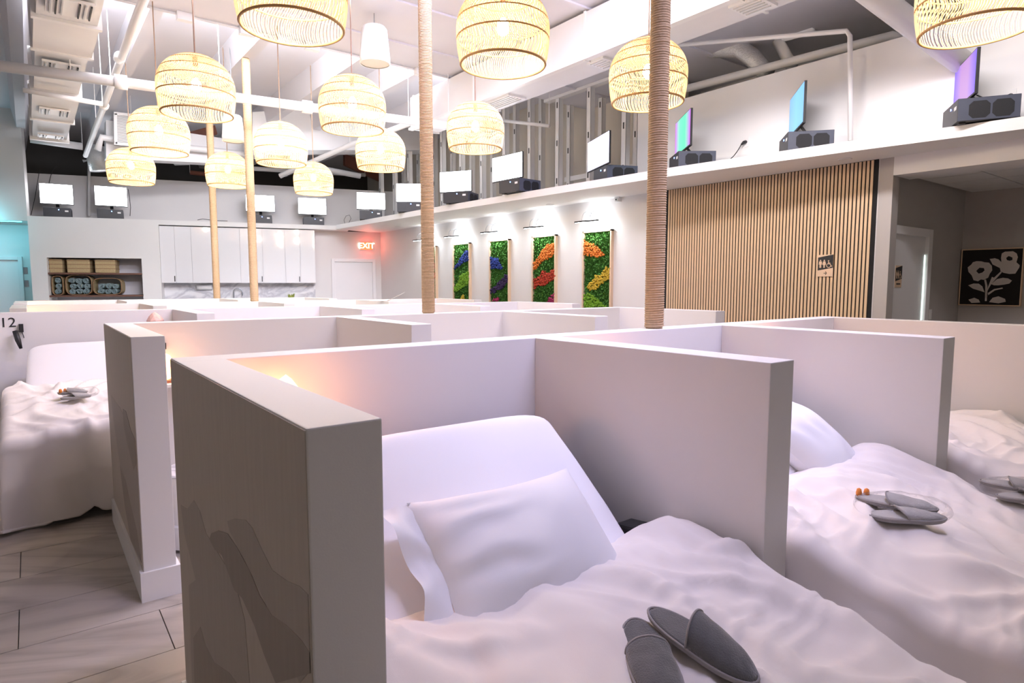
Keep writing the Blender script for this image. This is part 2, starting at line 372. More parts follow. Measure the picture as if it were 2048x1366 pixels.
# mural shapes on the end panels: flat print traced on the panel plane
def mural(t, polys, m, X, e):
    for P in polys:
        pts = [onX(x, y, X) for x, y in P]; pts = [Vector((X - e, min(max(p.y, t.location.y + .01), t.location.y + 1.28), min(max(p.z, .15), 1.2))) for p in pts]
        obj('mural_shape', MB().prism(pts, (e, 0, 0)), m, t)
mural(row1, [[(455, 1042), (470, 1037), (492, 1040), (505, 1055), (520, 1090), (545, 1140), (575, 1162), (600, 1172), (622, 1195), (635, 1220), (640, 1366), (600, 1366), (560, 1270), (520, 1180), (475, 1090), (460, 1062)],
             [(362, 1010), (375, 1018), (388, 1000), (400, 1022), (412, 1065), (430, 1095), (470, 1160), (490, 1240), (500, 1366), (385, 1366), (378, 1170), (392, 1160), (380, 1110), (370, 1070)]], M_mural1, .358, .0012)
mural(row1, [[(420, 1078), (424, 1066), (437, 1061), (456, 1067), (475, 1095), (500, 1140), (520, 1190), (545, 1230), (575, 1250), (605, 1280), (625, 1310), (636, 1345), (636, 1366), (553, 1366), (530, 1310), (510, 1250), (485, 1195), (470, 1180), (445, 1110), (430, 1098)],
             [(388, 1275), (402, 1253), (412, 1290), (430, 1325), (460, 1345), (475, 1366), (390, 1366)]], M_mural2, .358, .0018)
mural(row2, [[(222, 790), (240, 815), (262, 860), (275, 890), (280, 960), (285, 1120), (262, 1050), (245, 960), (233, 880), (226, 830)]], M_mural1, .358, .0012)
mural(row2, [[(246, 818), (252, 822), (262, 860), (271, 880), (276, 930), (268, 940), (256, 890), (248, 850)], [(240, 930), (252, 960), (262, 1010), (274, 1060), (283, 1125), (262, 1080), (250, 1010)]], M_mural2, .358, .0018)

# ================================================================== SLAT WALL, SIGNS
sw = thing('slat_wall_panel', 'tall oak slat panel on black felt covering the right wall', 'wall panel', (XR, 2.88, 0))
SY0, SY1 = 2.90, 5.53
obj('felt_backing', B(XR - .012, SY0 - .04, .02, XR, SY1, ZS), M_felt, sw)
n_sl = int((SY1 - SY0) / .04); sl_mesh = None
for i in range(n_sl):
    y = SY0 + i * .04
    if sl_mesh is None:
        o = obj('slat', B(-.007, -.0128, .02, 0, .0128, ZS - .004), M_slat); sl_mesh = o.data
    else:
        o = bpy.data.objects.new('slat', sl_mesh); COL.objects.link(o)
    o.parent = sw; o.location = Vector((XR - .012, y + .014, 0)) - sw.location
# restroom sign: wooden plate, slanted black band, pictograms and arrow
def sign(label, MF, w, h, icons=True, arrow=True, name='restroom_sign'):
    t = thing(name, label, 'sign', MF.translation)
    def P(pts): return [MF @ Vector((x, y, 0)) for x, y in pts]
    nrm = (MF.to_3x3() @ Vector((0, 0, 1)))
    obj('plate', MB().prism(P([(-w / 2, -h / 2), (w / 2, -h / 2), (w / 2, h / 2), (-w / 2, h / 2)]), nrm * .006), M_signwood, t)
    def lay(nm, pl, m, e=.0078):
        mb = MB()
        for pts in pl: mb.prism([p + nrm * .006 for p in P(pts)], nrm * (e - .006))
        return obj(nm, mb, m, t)
    a = h * .06
    lay('black_band', [[(-w / 2, -h * .22), (w / 2, -h * .22 + 2 * a), (w / 2, h * .5), (-w / 2, h * .5 - 2 * a)]], M_black, .0072)
    def disc(cx, cy, r, n=14): return [(cx + r * math.cos(k * 2 * PI / n), cy + r * math.sin(k * 2 * PI / n)) for k in range(n)]
    u = h / 24.0; man = []; x = -w * .33; y0 = -2.4 * u
    for q in ([disc(x, y0 + 8.2 * u, .75 * u)], [[(x - 1.5 * u, y0 + 7.2 * u), (x + 1.5 * u, y0 + 7.2 * u), (x + 1.8 * u, y0 + 3.6 * u), (x + 1.2 * u, y0 + 3.6 * u), (x + 1.0 * u, y0 + 5.6 * u), (x + 1.0 * u, y0), (x + .15 * u, y0), (x + .1 * u, y0 + 3.3 * u), (x - .1 * u, y0 + 3.3 * u), (x - .15 * u, y0), (x - 1.0 * u, y0), (x - 1.0 * u, y0 + 5.6 * u), (x - 1.2 * u, y0 + 3.6 * u), (x - 1.8 * u, y0 + 3.6 * u)]]): man += q
    lay('man_pictogram', man, M_signwood)
    x = -w * .08; wo = [disc(x, y0 + 8.2 * u, .75 * u), [(x - 1.2 * u, y0 + 7.2 * u), (x + 1.2 * u, y0 + 7.2 * u), (x + 2.0 * u, y0 + 3.9 * u), (x + 1.4 * u, y0 + 3.7 * u), (x + .8 * u, y0 + 5.6 * u), (x + 1.6 * u, y0 + 2.9 * u), (x + .8 * u, y0 + 2.9 * u), (x + .8 * u, y0), (x + .1 * u, y0), (x + .1 * u, y0 + 2.9 * u), (x - .1 * u, y0 + 2.9 * u), (x - .1 * u, y0), (x - .8 * u, y0), (x - .8 * u, y0 + 2.9 * u), (x - 1.6 * u, y0 + 2.9 * u), (x - .8 * u, y0 + 5.6 * u), (x - 1.4 * u, y0 + 3.7 * u), (x - 2.0 * u, y0 + 3.9 * u)]]
    lay('woman_pictogram', wo, M_signwood)
    x = w * .21; wc = [disc(x - .2 * u, y0 + 7.6 * u, .75 * u)]
    for k in range(14):
        a0 = math.radians(115 + k * 17); a1 = math.radians(115 + (k + 1) * 17); R, r = 2.6 * u, 1.95 * u; cx, cy = x + .1 * u, y0 + 2.6 * u
        wc.append([(cx + R * math.cos(a0), cy + R * math.sin(a0)), (cx + R * math.cos(a1), cy + R * math.sin(a1)), (cx + r * math.cos(a1), cy + r * math.sin(a1)), (cx + r * math.cos(a0), cy + r * math.sin(a0))])
    wc += [[(x - .7 * u, y0 + 6.6 * u), (x + .3 * u, y0 + 6.6 * u), (x + .4 * u, y0 + 3.9 * u), (x - .5 * u, y0 + 3.9 * u)], [(x + .2 * u, y0 + 5.6 * u), (x + 1.9 * u, y0 + 5.4 * u), (x + 1.9 * u, y0 + 4.8 * u), (x + .2 * u, y0 + 4.9 * u)], [(x - .4 * u, y0 + 4.6 * u), (x + 2.2 * u, y0 + 4.2 * u), (x + 2.0 * u, y0 + 3.5 * u), (x - .4 * u, y0 + 3.9 * u)], [(x + 1.6 * u, y0 + 4.0 * u), (x + 2.3 * u, y0 + 4.1 * u), (x + 3.5 * u, y0 + 1.3 * u), (x + 2.7 * u, y0 + 1.1 * u)], [(x + 2.7 * u, y0 + 1.6 * u), (x + 3.9 * u, y0 + 2.1 * u), (x + 4.1 * u, y0 + 1.5 * u), (x + 2.9 * u, y0 + 1.0 * u)]]
    lay('wheelchair_pictogram', wc, M_signwood)
    if arrow:
        y = -h * .345; lay('arrow', [[(-1.6 * u, y - .28 * u), (1.0 * u, y - .28 * u), (1.0 * u, y + .28 * u), (-1.6 * u, y + .28 * u)], [(.1 * u, y + 1.9 * u), (.8 * u, y + 1.9 * u), (1.9 * u, y), (1.2 * u, y), (.5 * u, y + 1.1 * u)], [(.1 * u, y - 1.9 * u), (.5 * u, y - 1.1 * u), (1.2 * u, y), (1.9 * u, y), (.8 * u, y - 1.9 * u)]], M_black)
    else:
        lay('name_bar', [[(-w * .3, -h * .37), (w * .3, -h * .37), (w * .3, -h * .31), (-w * .3, -h * .31)]], M_black)
    return t
cS = (onX(1635, 510, XR - .026) + onX(1668, 553, XR - .026)) / 2
sign('wooden restroom sign with pictograms and right arrow on the oak slats', frame_mat(cS, (0, -1, 0), (0, 0, 1)), .165, .235)
cS2 = onY(1796, 553, 2.838)
sign('small restroom sign with black band on the corridor door', frame_mat(cS2, (1, 0, 0), (0, 0, 1)), .165, .235, arrow=False)
# corridor painting: black canvas with ivory flowers, traced on the end wall
XP = 9.36
pc = [onX(1925, 500, XP), onX(2046, 498, XP), onX(2041, 611, XP), onX(1922, 608, XP)]
ya, yb_ = (pc[0].y + pc[3].y) / 2, (pc[1].y + pc[2].y) / 2; za, zb = (pc[2].z + pc[3].z) / 2, (pc[0].z + pc[1].z) / 2
pt = thing('flower_painting', 'black canvas with pale cut-out flowers on the corridor end wall', 'painting', (XP, (ya + yb_) / 2, za))
obj('canvas', B(XP - .02, min(ya, yb_), za, XP + .018, max(ya, yb_), zb), M_canvas, pt)
for a in ((min(ya, yb_) - .012, za - .012, max(ya, yb_) + .012, za), (min(ya, yb_) - .012, zb, max(ya, yb_) + .012, zb + .012), (min(ya, yb_) - .012, za, min(ya, yb_), zb), (max(ya, yb_), za, max(ya, yb_) + .012, zb)):
    obj('frame_strip', B(XP - .026, a[0], a[1], XP + .018, a[2], a[3]), M_frame, pt)
def zp(x, y): return (1748 + x / 6.827, 400 + y / 6.827)        # crop coordinates of the picture study
fl = {'flower': [[(1280, 920), (1330, 880), (1350, 850), (1400, 835), (1470, 838), (1510, 850), (1570, 855), (1610, 900), (1615, 960), (1580, 1010), (1560, 1060), (1500, 1090), (1460, 1085), (1420, 1110), (1360, 1095), (1335, 1030), (1290, 980)],
                 [(1745, 730), (1790, 705), (1900, 700), (1950, 730), (1965, 780), (1945, 850), (1990, 890), (1985, 920), (1930, 1005), (1850, 1010), (1770, 995), (1730, 975), (1720, 930), (1620, 880), (1580, 805), (1650, 795), (1700, 810), (1740, 850), (1735, 790)]],
      'leaf': [[(1285, 1165), (1360, 1140), (1430, 1142), (1480, 1180), (1510, 1260), (1450, 1240), (1350, 1210)],
               [(1600, 1150), (1680, 1080), (1760, 1062), (1830, 1070), (1885, 1100), (1850, 1140), (1780, 1155), (1700, 1165), (1640, 1165)],
               [(1290, 1360), (1370, 1335), (1430, 1360), (1450, 1400), (1330, 1405)],
               [(1570, 1395), (1620, 1335), (1700, 1315), (1790, 1350), (1800, 1390), (1700, 1410)]],
      'stem': [[(1505, 1090), (1530, 1085), (1550, 1170), (1540, 1380), (1515, 1380), (1520, 1170)],
               [(1730, 975), (1745, 990), (1600, 1150), (1550, 1240), (1545, 1330), (1530, 1300), (1555, 1190), (1610, 1050), (1640, 1060)],
               [(1555, 1270), (1640, 1215), (1755, 1195), (1760, 1210), (1650, 1235), (1560, 1300)]]}
for nm, L_ in fl.items():
    for P in L_:
        q = [onX(*zp(*p), XP - .0205) for p in P]; q = [Vector((XP - .021, min(max(v.y, min(ya, yb_) + .01), max(ya, yb_) - .01), max(v.z, za + .01))) for v in q]
        obj(nm, MB().prism(q, (-.0015, 0, 0)), M_ivory, pt)
for P in ([(1395, 970), (1440, 925), (1500, 930), (1510, 960), (1480, 990), (1430, 1005)], [(1805, 790), (1840, 765), (1890, 785), (1890, 820), (1850, 830), (1815, 820)]):
    obj('flower_centre', MB().prism([onX(*zp(*p), XP - .0235) for p in P], (-.001, 0, 0)), M_canvas, pt)
tag(obj('wall_outlet', B(8.42, 2.842, 1.10, 8.49, 2.85, 1.22), M_white, bevel=.002), 'white outlet plate beside the corridor door', 'outlet')

# ================================================================== MOSS PANELS AND PICTURE LIGHTS
XM = XR - .035
GREEN = pm('green_moss', (.06, .20, .025), .9, .55, 26, .4, 120)
def moss_mat(nm, c): return pm('moss_' + nm, tuple(v * .62 for v in c), .9, .3, 30, .4, 120)
ICO = None
def ico_data():
    global ICO
    if ICO is None:
        bm = bmesh.new(); bmesh.ops.create_icosphere(bm, subdivisions=1, radius=1); ICO = ([v.co.copy() for v in bm.verts], [tuple(v.index for v in f.verts) for f in bm.faces]); bm.free()
    return ICO
def inside(poly, y, z):
    c = False; n = len(poly)
    for i in range(n):
        (y1, z1), (y2, z2) = poly[i], poly[(i + 1) % n]
        if (z1 > z) != (z2 > z) and y < (y2 - y1) * (z - z1) / (z2 - z1) + y1: c = not c
    return c
panels = [  # right edge y on the wall, bands as pixel polygons
    (11.54, 'moss panel with red bands, half hidden by the rope post', [('red', (.62, .06, .02), [(855, 532), (874, 527), (874, 534), (855, 541)]), ('rust', (.65, .11, .02), [(855, 552), (874, 545), (874, 556), (855, 562)])]),
    (10.26, 'moss panel with dark blue and lime bands', [('blue', (.02, .05, .30), [(909, 534), (918, 525), (926, 508), (933, 502), (940, 500), (940, 520), (928, 525), (918, 533), (909, 539)]), ('lime', (.22, .48, .02), [(908, 575), (916, 566), (922, 549), (932, 546), (940, 540), (940, 567), (928, 573), (918, 582), (908, 582)]), ('gold', (.75, .55, .05), [(923, 594), (928, 588), (930, 600), (922, 600)])]),
    (8.99, 'moss panel with blue wedge and dark purple band', [('blue', (.02, .07, .36), [(981, 514), (989, 516), (997, 517), (1001, 528), (1006, 536), (1004, 540), (996, 536), (981, 538)]), ('purple', (.045, .02, .10), [(981, 580), (990, 575), (997, 565), (1006, 556), (1012, 550), (1018, 544), (1018, 560), (1010, 572), (1003, 578), (994, 582), (990, 587), (981, 586)]), ('magenta', (.50, .03, .14), [(989, 597), (996, 594), (1000, 602), (986, 602)])]),
    (7.73, 'moss panel with orange and red bands', [('orange', (.85, .22, .02), [(1067, 527), (1076, 518), (1082, 508), (1088, 496), (1100, 488), (1111, 484), (1111, 505), (1102, 517), (1092, 518), (1082, 526), (1073, 539), (1067, 540)]), ('red', (.62, .03, .03), [(1068, 558), (1080, 553), (1085, 542), (1097, 544), (1111, 538), (1111, 557), (1096, 566), (1088, 572), (1078, 570), (1072, 578), (1068, 576)]), ('magenta', (.50, .03, .14), [(1096, 600), (1104, 591), (1111, 586), (1111, 606), (1094, 606)])]),
    (6.49, 'moss panel with orange wedge and yellow band', [('orange', (.80, .17, .02), [(1169, 481), (1178, 485), (1190, 490), (1200, 498), (1210, 509), (1208, 514), (1196, 514), (1184, 512), (1169, 510)]), ('yellow', (.80, .55, .04), [(1175, 570), (1182, 563), (1190, 558), (1192, 551), (1200, 552), (1206, 546), (1213, 535), (1222, 534), (1222, 556), (1210, 562), (1200, 571), (1192, 578), (1180, 580), (1176, 576)]), ('lime', (.24, .50, .02), [(1169, 590), (1178, 588), (1190, 594), (1200, 603), (1212, 613), (1169, 616)])]),
]
iv, if_ = ico_data(); plabels = {}
for pi, (yr, lab, bands) in enumerate(panels):
    y0, y1, z0, z1 = yr, yr + .61, .42, 2.33
    t = thing('moss_panel', lab, 'wall art', (XR, (y0 + y1) / 2, z0), 'moss panels on the right wall')
    obj('backing', B(XR - .012, y0 + .02, z0 + .02, XR, y1 - .02, z1 - .02), GREEN, t)
    for a in ((y0, z0, y0 + .025, z1), (y1 - .025, z0, y1, z1), (y0, z0, y1, z0 + .025), (y0, z1 - .025, y1, z1)):
        obj('frame_strip', B(XR - .055, a[0], a[1], XR, a[2], a[3]), M_frame, t)
    polys = [(nm, c, [(lambda p: (p.y, p.z))(onX(x, y, XM)) for x, y in P]) for nm, c, P in bands]
    mbs = {nm: MB() for nm, _, _ in polys}; g = MB(); r_ = random.Random(50 + pi)
    zz = z0 + .035
    while zz < z1 - .035:
        yy = y0 + .035
        while yy < y1 - .03:
            cy, cz = yy + r_.uniform(-.012, .012), zz + r_.uniform(-.012, .012)
            tgt = None
            for nm, c, P in polys:
                if inside(P, cy, cz): tgt = nm
            if tgt:
                m = mbs[tgt]; dx = r_.uniform(.030, .045)
                for k in range(2):
                    s = r_.uniform(.012, .019); o = Vector((XR - dx - r_.uniform(0, .012), cy + r_.uniform(-.01, .01), cz + r_.uniform(-.01, .01)))
                    m.add([o + Vector((v.x * s, v.y * s * r_.uniform(.9, 1.1), v.z * s)) for v in iv], if_)
            else:
                for k in range(3):
                    s = r_.uniform(.014, .026); o = Vector((XR - .015 - r_.uniform(0, .03), cy + r_.uniform(-.014, .014), cz + r_.uniform(-.014, .014)))
                    q = Vector((r_.uniform(-1, 1), r_.uniform(-1, 1), r_.uniform(-1, 1))).to_track_quat('Z', 'Y').to_matrix()
                    lf = [(-.35, 0, -1), (.35, 0, -.7), (.45, .2, .1), (0, .1, 1.0), (-.45, .2, .1)]
                    g.add([o + (q @ Vector(v)) * s for v in lf], [(0, 1, 2, 4), (4, 2, 3)])
            yy += .024
        zz += .024
    obj('green_moss', g, GREEN, t, kind='stuff')
    for nm, c, P in polys: obj(nm + '_moss', mbs[nm], moss_mat(nm, c), t, smooth=True, kind='stuff')
    # picture light above: wall plate, two arched arms, two slim bars
    yc = (y0 + y1) / 2; zt = 2.44
    l = thing('picture_light', 'black twin-bar picture light above the ' + lab.split(',')[0], 'wall light', (XR, yc, zt), 'picture lights over the moss panels')
    obj('wall_plate', B(XR - .02, yc - .05, zt + .02, XR, yc + .05, zt + .08), M_white, l)
    for dy in (-.07, .10):
        arm = MB().tube([(XR - .01, yc + dy, zt + .05)] + [(XR - .14 + .13 * math.cos(a), yc + dy, zt + .05 + .12 * math.sin(a)) for a in [i * PI / 8 for i in range(1, 8)]] + [(XR - .27, yc + dy, zt + .03)], .004, 6)
        obj('arm', arm, M_silver, l, smooth=True)
    for dy, dx in ((.10, .29), (-.10, .25)):
        bo = obj('light_bar', B(XR - dx - .02, yc + dy - .12, zt + .0, XR - dx + .02, yc + dy + .12, zt + .022), M_black, l, bevel=.003)
        obj('led_strip', B(XR - dx - .012, yc + dy - .11, zt - .003, XR - dx + .012, yc + dy + .11, zt), em('picture_led', COOL, 14), bo)
    area('picture_lamp', (XR - .19, yc, zt - .01), (XR - .02, yc, zt - .35), .4, 5.0, COOL, .05)
    area('picture_lamp_up', (XR - .19, yc, zt + .03), (XR, yc, zt + .10), .35, 2.2, COOL, .04)

# ================================================================== LEDGE DEVICES
def device(base_px, scr, nrm, label, smat, back=.22, turn=False, led_blue=True):
    """desktop computer lying flat with a monitor on it; scr = x0,x1,ytop,ybottom of the screen in the photo"""
    p = onZ(base_px[0], base_px[1], ZL); away = Vector((p.x, p.y, 0)).normalized(); p = p + away * back; p.z = ZL
    n = Vector((nrm[0], nrm[1], 0)).normalized(); u = Vector((-n.y, n.x, 0))        # u = to the right when facing the screen from the front
    W, D, H = .46, .44, .20
    # monitor
    dep = fdepth(p + n * -.12)
    xc, yc = (scr[0] + scr[1]) / 2, (scr[2] + scr[3]) / 2
    d = ray(xc, yc); q = CAMP + d * dep
    hgt = (scr[3] - scr[2]) * dep / F_PX * 1.0; wid = hgt * 1.72
    q.z = max(q.z, ZL + H + hgt / 2 + .02)
    def pxw(nn, w):
        uu = Vector((-nn.y, nn.x, 0)); e = [RM.transposed() @ (q + uu * (k * w / 2) - CAMP) for k in (-1, 1)]
        return abs(e[1].x / e[1].y - e[0].x / e[0].y) * F_PX
    if turn:
        for _ in range(60):
            e = pxw(n, wid) - (scr[1] - scr[0])
            if abs(e) < 1: break
            n = Matrix.Rotation(math.radians(-.5 if e > 0 else .5), 3, 'Z') @ n
        u = Vector((-n.y, n.x, 0))
    else:
        wid = max(1.4 * hgt, min(1.9 * hgt, wid * (scr[1] - scr[0]) / pxw(n, wid)))
    c = thing('desktop_computer', 'computer under the ' + label, 'computer', p, 'computers on the ledge')
    M = Matrix(((u.x, -n.x, 0, p.x), (u.y, -n.y, 0, p.y), (0, 0, 1, p.z), (0, 0, 0, 1)))
    obj('case', MB().box(-W / 2, 0, .012, W / 2, D, H, M), M_pc, c, bevel=.004)
    obj('side_panel', MB().box(-W / 2 - .003, .005, .015, -W / 2, D - .005, H - .004, M), M_pcside, c); obj('side_panel', MB().box(W / 2, .005, .015, W / 2 + .003, D - .005, H - .004, M), M_pcside, c)
    for sgn in (-1, 1):
        for k in range(2):
            fg = MB(); y0 = .08 + k * .165; x = sgn * (W / 2 + .003)
            pts = [(y0 + .03, .03), (y0 + .12, .03), (y0 + .15, .06), (y0 + .15, .14), (y0 + .12, .17), (y0 + .03, .17), (y0, .14), (y0, .06)]
            fg.prism([M @ Vector((x, a, b)) for a, b in pts], (M.to_3x3() @ Vector((sgn * .002, 0, 0))))
            obj('fan_grille', fg, M_grille, c)
    obj('front_sticker', MB().box(W / 2 - .10, -.002, .12, W / 2 - .04, 0, .15, M), M_paper, c)
    if led_blue: obj('power_light', MB().box(.02, -.003, .15, .035, 0, .165, M), em('blue_led', (.15, .3, 1), 12), c)
    for fx in (-.16, .16):
        for fy in (.05, D - .08): obj('foot', MB().box(fx - .03, fy - .025, 0, fx + .03, fy + .025, .012, M), M_black, c)
    m = thing('monitor', label, 'monitor', (q.x, q.y, ZL + H), 'monitors on the ledge')
    Mm = Matrix(((u.x, -n.x, 0, q.x), (u.y, -n.y, 0, q.y), (0, 0, 1, q.z), (0, 0, 0, 1)))
    obj('bezel', MB().box(-wid / 2 - .008, 0, -hgt / 2 - .016, wid / 2 + .008, .025, hgt / 2 + .008, Mm), M_black, m, bevel=.002)
    so = obj('screen', MB().box(-wid / 2, -.002, -hgt / 2, wid / 2, 0, hgt / 2, Mm), smat, m)
    obj('rear_housing', MB().box(-wid * .3, .025, -hgt * .35, wid * .3, .055, hgt * .2, Mm), M_black, m)
    zb = ZL + H - q.z
    obj('stand_neck', MB().prism([Mm @ Vector(v) for v in ((-.03, .03, -hgt / 2 + .05), (.03, .03, -hgt / 2 + .05), (.03, .12, zb + .008), (-.03, .12, zb + .008))], (n * -.015)), M_black, m)
    obj('stand_foot', MB().box(-.11, .02, zb, .11, .20, zb + .01, Mm), M_black, m)
    return so, m
V = lambda k: (k[0], k[1])
scr_lav = em('lavender_screen', (.72, .68, 1.0), 3.2)
scr_green = em_bands('green_violet_screen', [(.55, .12, .75), (.12, .85, .45), (.16, .9, .5), (.6, .1, .75)], 1.0)
scr_blue = em_bands('blue_screen', [(.2, .5, .95), (.22, .55, .95), (.2, .42, .9)], 1.0)
scr_purp = em_bands('purple_screen', [(.22, .14, .85), (.5, .28, .62), (.48, .26, .6), (.2, .12, .85)], .9)
def facecam(px): p = onZ(*px, ZL); return (-p.x, -p.y)
device((115, 433), (80, 146, 369, 407), (-.10, -.99), 'white monitor at the far left end of the back ledge', M_screen)
device((221, 436), (190, 254, 374, 411), (-.12, -.99), 'white monitor second from the left on the back ledge', M_screen)
device((522, 446), (492, 549, 391, 422), (-.30, -.95), 'white monitor behind the left rope post on the back ledge', M_screen)
device((628, 450), (597, 652, 397, 428), (-.30, -.95), 'white monitor at the right end of the back ledge above the cabinets', M_screen)
device((742, 437), (714, 770, 386, 418), (-.42, -.90), 'white monitor nearest the corner above the exit sign', M_screen, .3)
device((819, 421), (793, 846, 368, 403), (-.55, -.83), 'white monitor half hidden by the second rope post', M_screen, .3)
device((911, 402), (880, 942, 348, 387), (-.85, -.53), 'white monitor on the right ledge just past the second rope post', M_screen, .3)
device((1018, 380), (984, 1044, 322, 369), (-1.0, -.07), 'white monitor on the right ledge in front of the steel studs', M_screen, .3)
device((1200, 358), (1175, 1217, 276, 334), (-.92, .39), 'lavender-white monitor left of the nearest rope post', scr_lav, .3)
device((1347, 336), (1350, 1380, 234, 300), (-.77, .64), 'green and violet monitor right of the nearest rope post', scr_green, .25, True)
device((1566, 303), (1578, 1607, 184, 258), (-.64, .77), 'light blue monitor on the right ledge above the slats', scr_blue, .25, True)
device((1898, 256), (1908, 1950, 122, 202), (-.61, .79), 'purple monitor at the near right end of the ledge', scr_purp, .06, True)
# outlets, plugs and cords on the ledge wall
def outlet(px, label, px_end):
    p = onX(*px, XR - .02); o = tag(obj('wall_outlet', B(XR - .026, p.y - .04, p.z - .06, XR - .02, p.y + .04, p.z + .06), M_white, bevel=.002), label, 'outlet')
    t = thing('plugged_cable', 'black plug and cable in the ' + label, 'cable', (XR - .03, p.y, p.z))
    obj('plug', MB().tube([(XR - .027, p.y, p.z), (XR - .06, p.y + .005, p.z - .01), (XR - .085, p.y + .02, p.z - .035)], [.022, .02, .01], 8), M_black, t, smooth=True)
    e = onX(*px_end, XR - .2); e = Vector((e.x, e.y, max(e.z, ZL + .006)))
    a = Vector((XR - .085, p.y + .02, p.z - .035)); c1 = a.lerp(e, .5) + Vector((-.02, 0, -.06)); c1.z = max(c1.z, ZL + .006)
    pts = [a * (1 - s) ** 2 + c1 * 2 * s * (1 - s) + e * s * s for s in [i / 10 for i in range(11)]]
    obj('cable', MB().tube(pts, .005, 6), M_black, t, smooth=True)
outlet((1492, 284), 'outlet between the green and blue monitors', (1460, 318))
outlet((2022, 192), 'outlet behind the purple monitor', (1990, 232))
tag(obj('sagging_cable', MB().tube([onX(1953, 190, 6.5), onX(1985, 203, 6.6), onX(2015, 211, 6.66), onX(2035, 225, 6.7), onX(2042, 238, 6.72)], .005, 6), M_black, smooth=True), 'black cable sagging from the purple monitor to the wall', 'cord')
def bcord(pts, lab, d=.5, r=.006):
    tag(obj('cable', MB().tube([bpx(x, y, d) for x, y in pts], r, 5), M_black, smooth=True), lab, 'cord')
bcord([(98, 366), (102, 350), (107, 338), (113, 332)], 'thin black cable rising above the leftmost monitor', .9)
bcord([(62, 430), (70, 395), (79, 340)], 'thin grey cable leaning up the wall at the far left', .6)
bcord([(690, 448), (688, 440), (692, 432), (699, 430), (702, 437), (697, 447)], 'loop of thin cable standing up by the ledge corner', .02, .005)
bcord([(395, 440), (405, 438), (430, 441), (455, 442)], 'dark cable lying on the back ledge by the left rope post', .03, .006)
bcord([(256, 378), (259, 395), (261, 415), (260, 432)], 'cable hanging beside the second monitor from the left', .02, .006)

# downlights and camera dome under the soffit
for (x, y), lab in (((1690, 318), 'round downlight in the soffit above the oak slats'), ((1100, 409), 'round downlight in the soffit above the moss panels'), ((796, 453), 'round downlight in the soffit near the exit sign')):
    p = onZ(x, y, ZS); t = thing('downlight', lab, 'ceiling light', p, 'soffit downlights')
    obj('trim_ring', MB().lathe([(.065, -.001), (.065, -.008), (.05, -.008), (.05, -.001)], 24, p), M_white, t, smooth=True)
    obj('lens', MB().lathe([(.001, -.004), (.05, -.004)], 24, p), pm('lens_frost', (.75, .74, .72), .4, .02), t)
p = onX(1234, 398, XR - .05); t = thing('wall_sensor', 'small white wedge-shaped sensor under the soffit by the nearest rope post', 'sensor', p)
obj('sensor_body', MB().prism([(XR, p.y - .05, p.z + .05), (XR, p.y + .05, p.z + .05), (XR - .06, p.y + .045, p.z + .05), (XR - .06, p.y - .045, p.z + .05)], (-.02 + .02, 0, -.04)).prism([(XR, p.y - .045, p.z + .01), (XR, p.y + .045, p.z + .01), (XR - .07, p.y + .03, p.z + .01), (XR - .07, p.y - .03, p.z + .01)], (0, 0, -.05)), M_white, t)
obj('lens', B(XR - .073, p.y - .012, p.z - .02, XR - .07, p.y + .012, p.z), M_grille, t)

# exit sign
pe = bpx(733, 492, .36); t = thing('exit_sign', 'lit red EXIT sign above the white door', 'exit sign', pe)
ec = em('exit_red', (1.0, .17, .05), 1.2)
Me = Matrix(((bu.x, -bn.x, 0, pe.x), (bu.y, -bn.y, 0, pe.y), (0, 0, 1, pe.z), (0, 0, 0, 1)))
obj('housing', MB().box(-.16, 0, -.10, .16, .03, .10, Me), M_white, t, bevel=.004)
obj('lit_face', MB().box(-.145, -.004, -.088, .145, 0, .088, Me), ec, t)
obj('lettering', text_poly('EXIT', .185, frame_mat(pe + bn * .006, bu, (0, 0, 1)), .002), em('exit_white', (1.0, .82, .60), 7), t)
point('exit_glow', pe + bn * .08 , 3.0, (1, .08, .05), .06)

# ================================================================== BACK CABINETS, COUNTER, NICHE
zc0, zc1 = bpx(480, 565, .05).z, ZS - .02
cabs = [(320, 383, 350, 'white gloss wall cabinet next to the towel niche'), (383, 480, 431, 'white gloss wall cabinet behind the left rope post'), (480, 570, 525, 'white gloss wall cabinet behind the second rope post from the left'), (570, 630, 600, 'white gloss wall cabinet nearest the exit door')]
for a, b, m, lab in cabs:
    s0, s1, sm = bs(a, 500, .05), bs(b, 500, .05), bs(m, 500, .05)
    t = thing('wall_cabinet', lab, 'cabinet', bp(s0, .05, zc0), 'white wall cabinets')
    obj('cabinet_body', bbox(s0, s1, .072, .378, zc0, zc1), M_gloss, t)
    for k, (x0, x1) in enumerate(((s0, sm), (sm, s1))):
        d = obj('cabinet_door', bbox(x0 + .003, x1 - .003, .05, .07, zc0 - .01, zc1), M_gloss, t, bevel=.002)
        if k == 0 or (a, k) == (480, 0):
            obj('handle', bbox(x1 - .035, x1 - .02, .03, .05, zc0 + .02, zc0 + .14), M_black, d)
obj('splashback', bbox(s_cl + .001, s_cr, .36, .38, .92, zc0), M_marble, bpy.data.objects['wall_back'])
t = thing('base_counter', 'white base cabinets with marble worktop under the wall cabinets', 'counter', bp(s_cl, -.2, 0))
obj('worktop', bbox(s_cl + .004, s_cr, -.24, .358, .88, .92), M_marble, t)
for k in range(6):
    w = (s_cr - s_cl) / 6; x = s_cl + k * w
    o = obj('base_unit', bbox(x + .006, x + w - .002, -.18, .35, .1, .879), M_white, t); obj('unit_door', bbox(x + .01, x + w - .006, -.2, -.18, .12, .87), M_gloss, o)
pf = bpx(468, 600, .25); f0 = Vector((pf.x, pf.y, .92)); ft = bpx(468, 577, .25).z
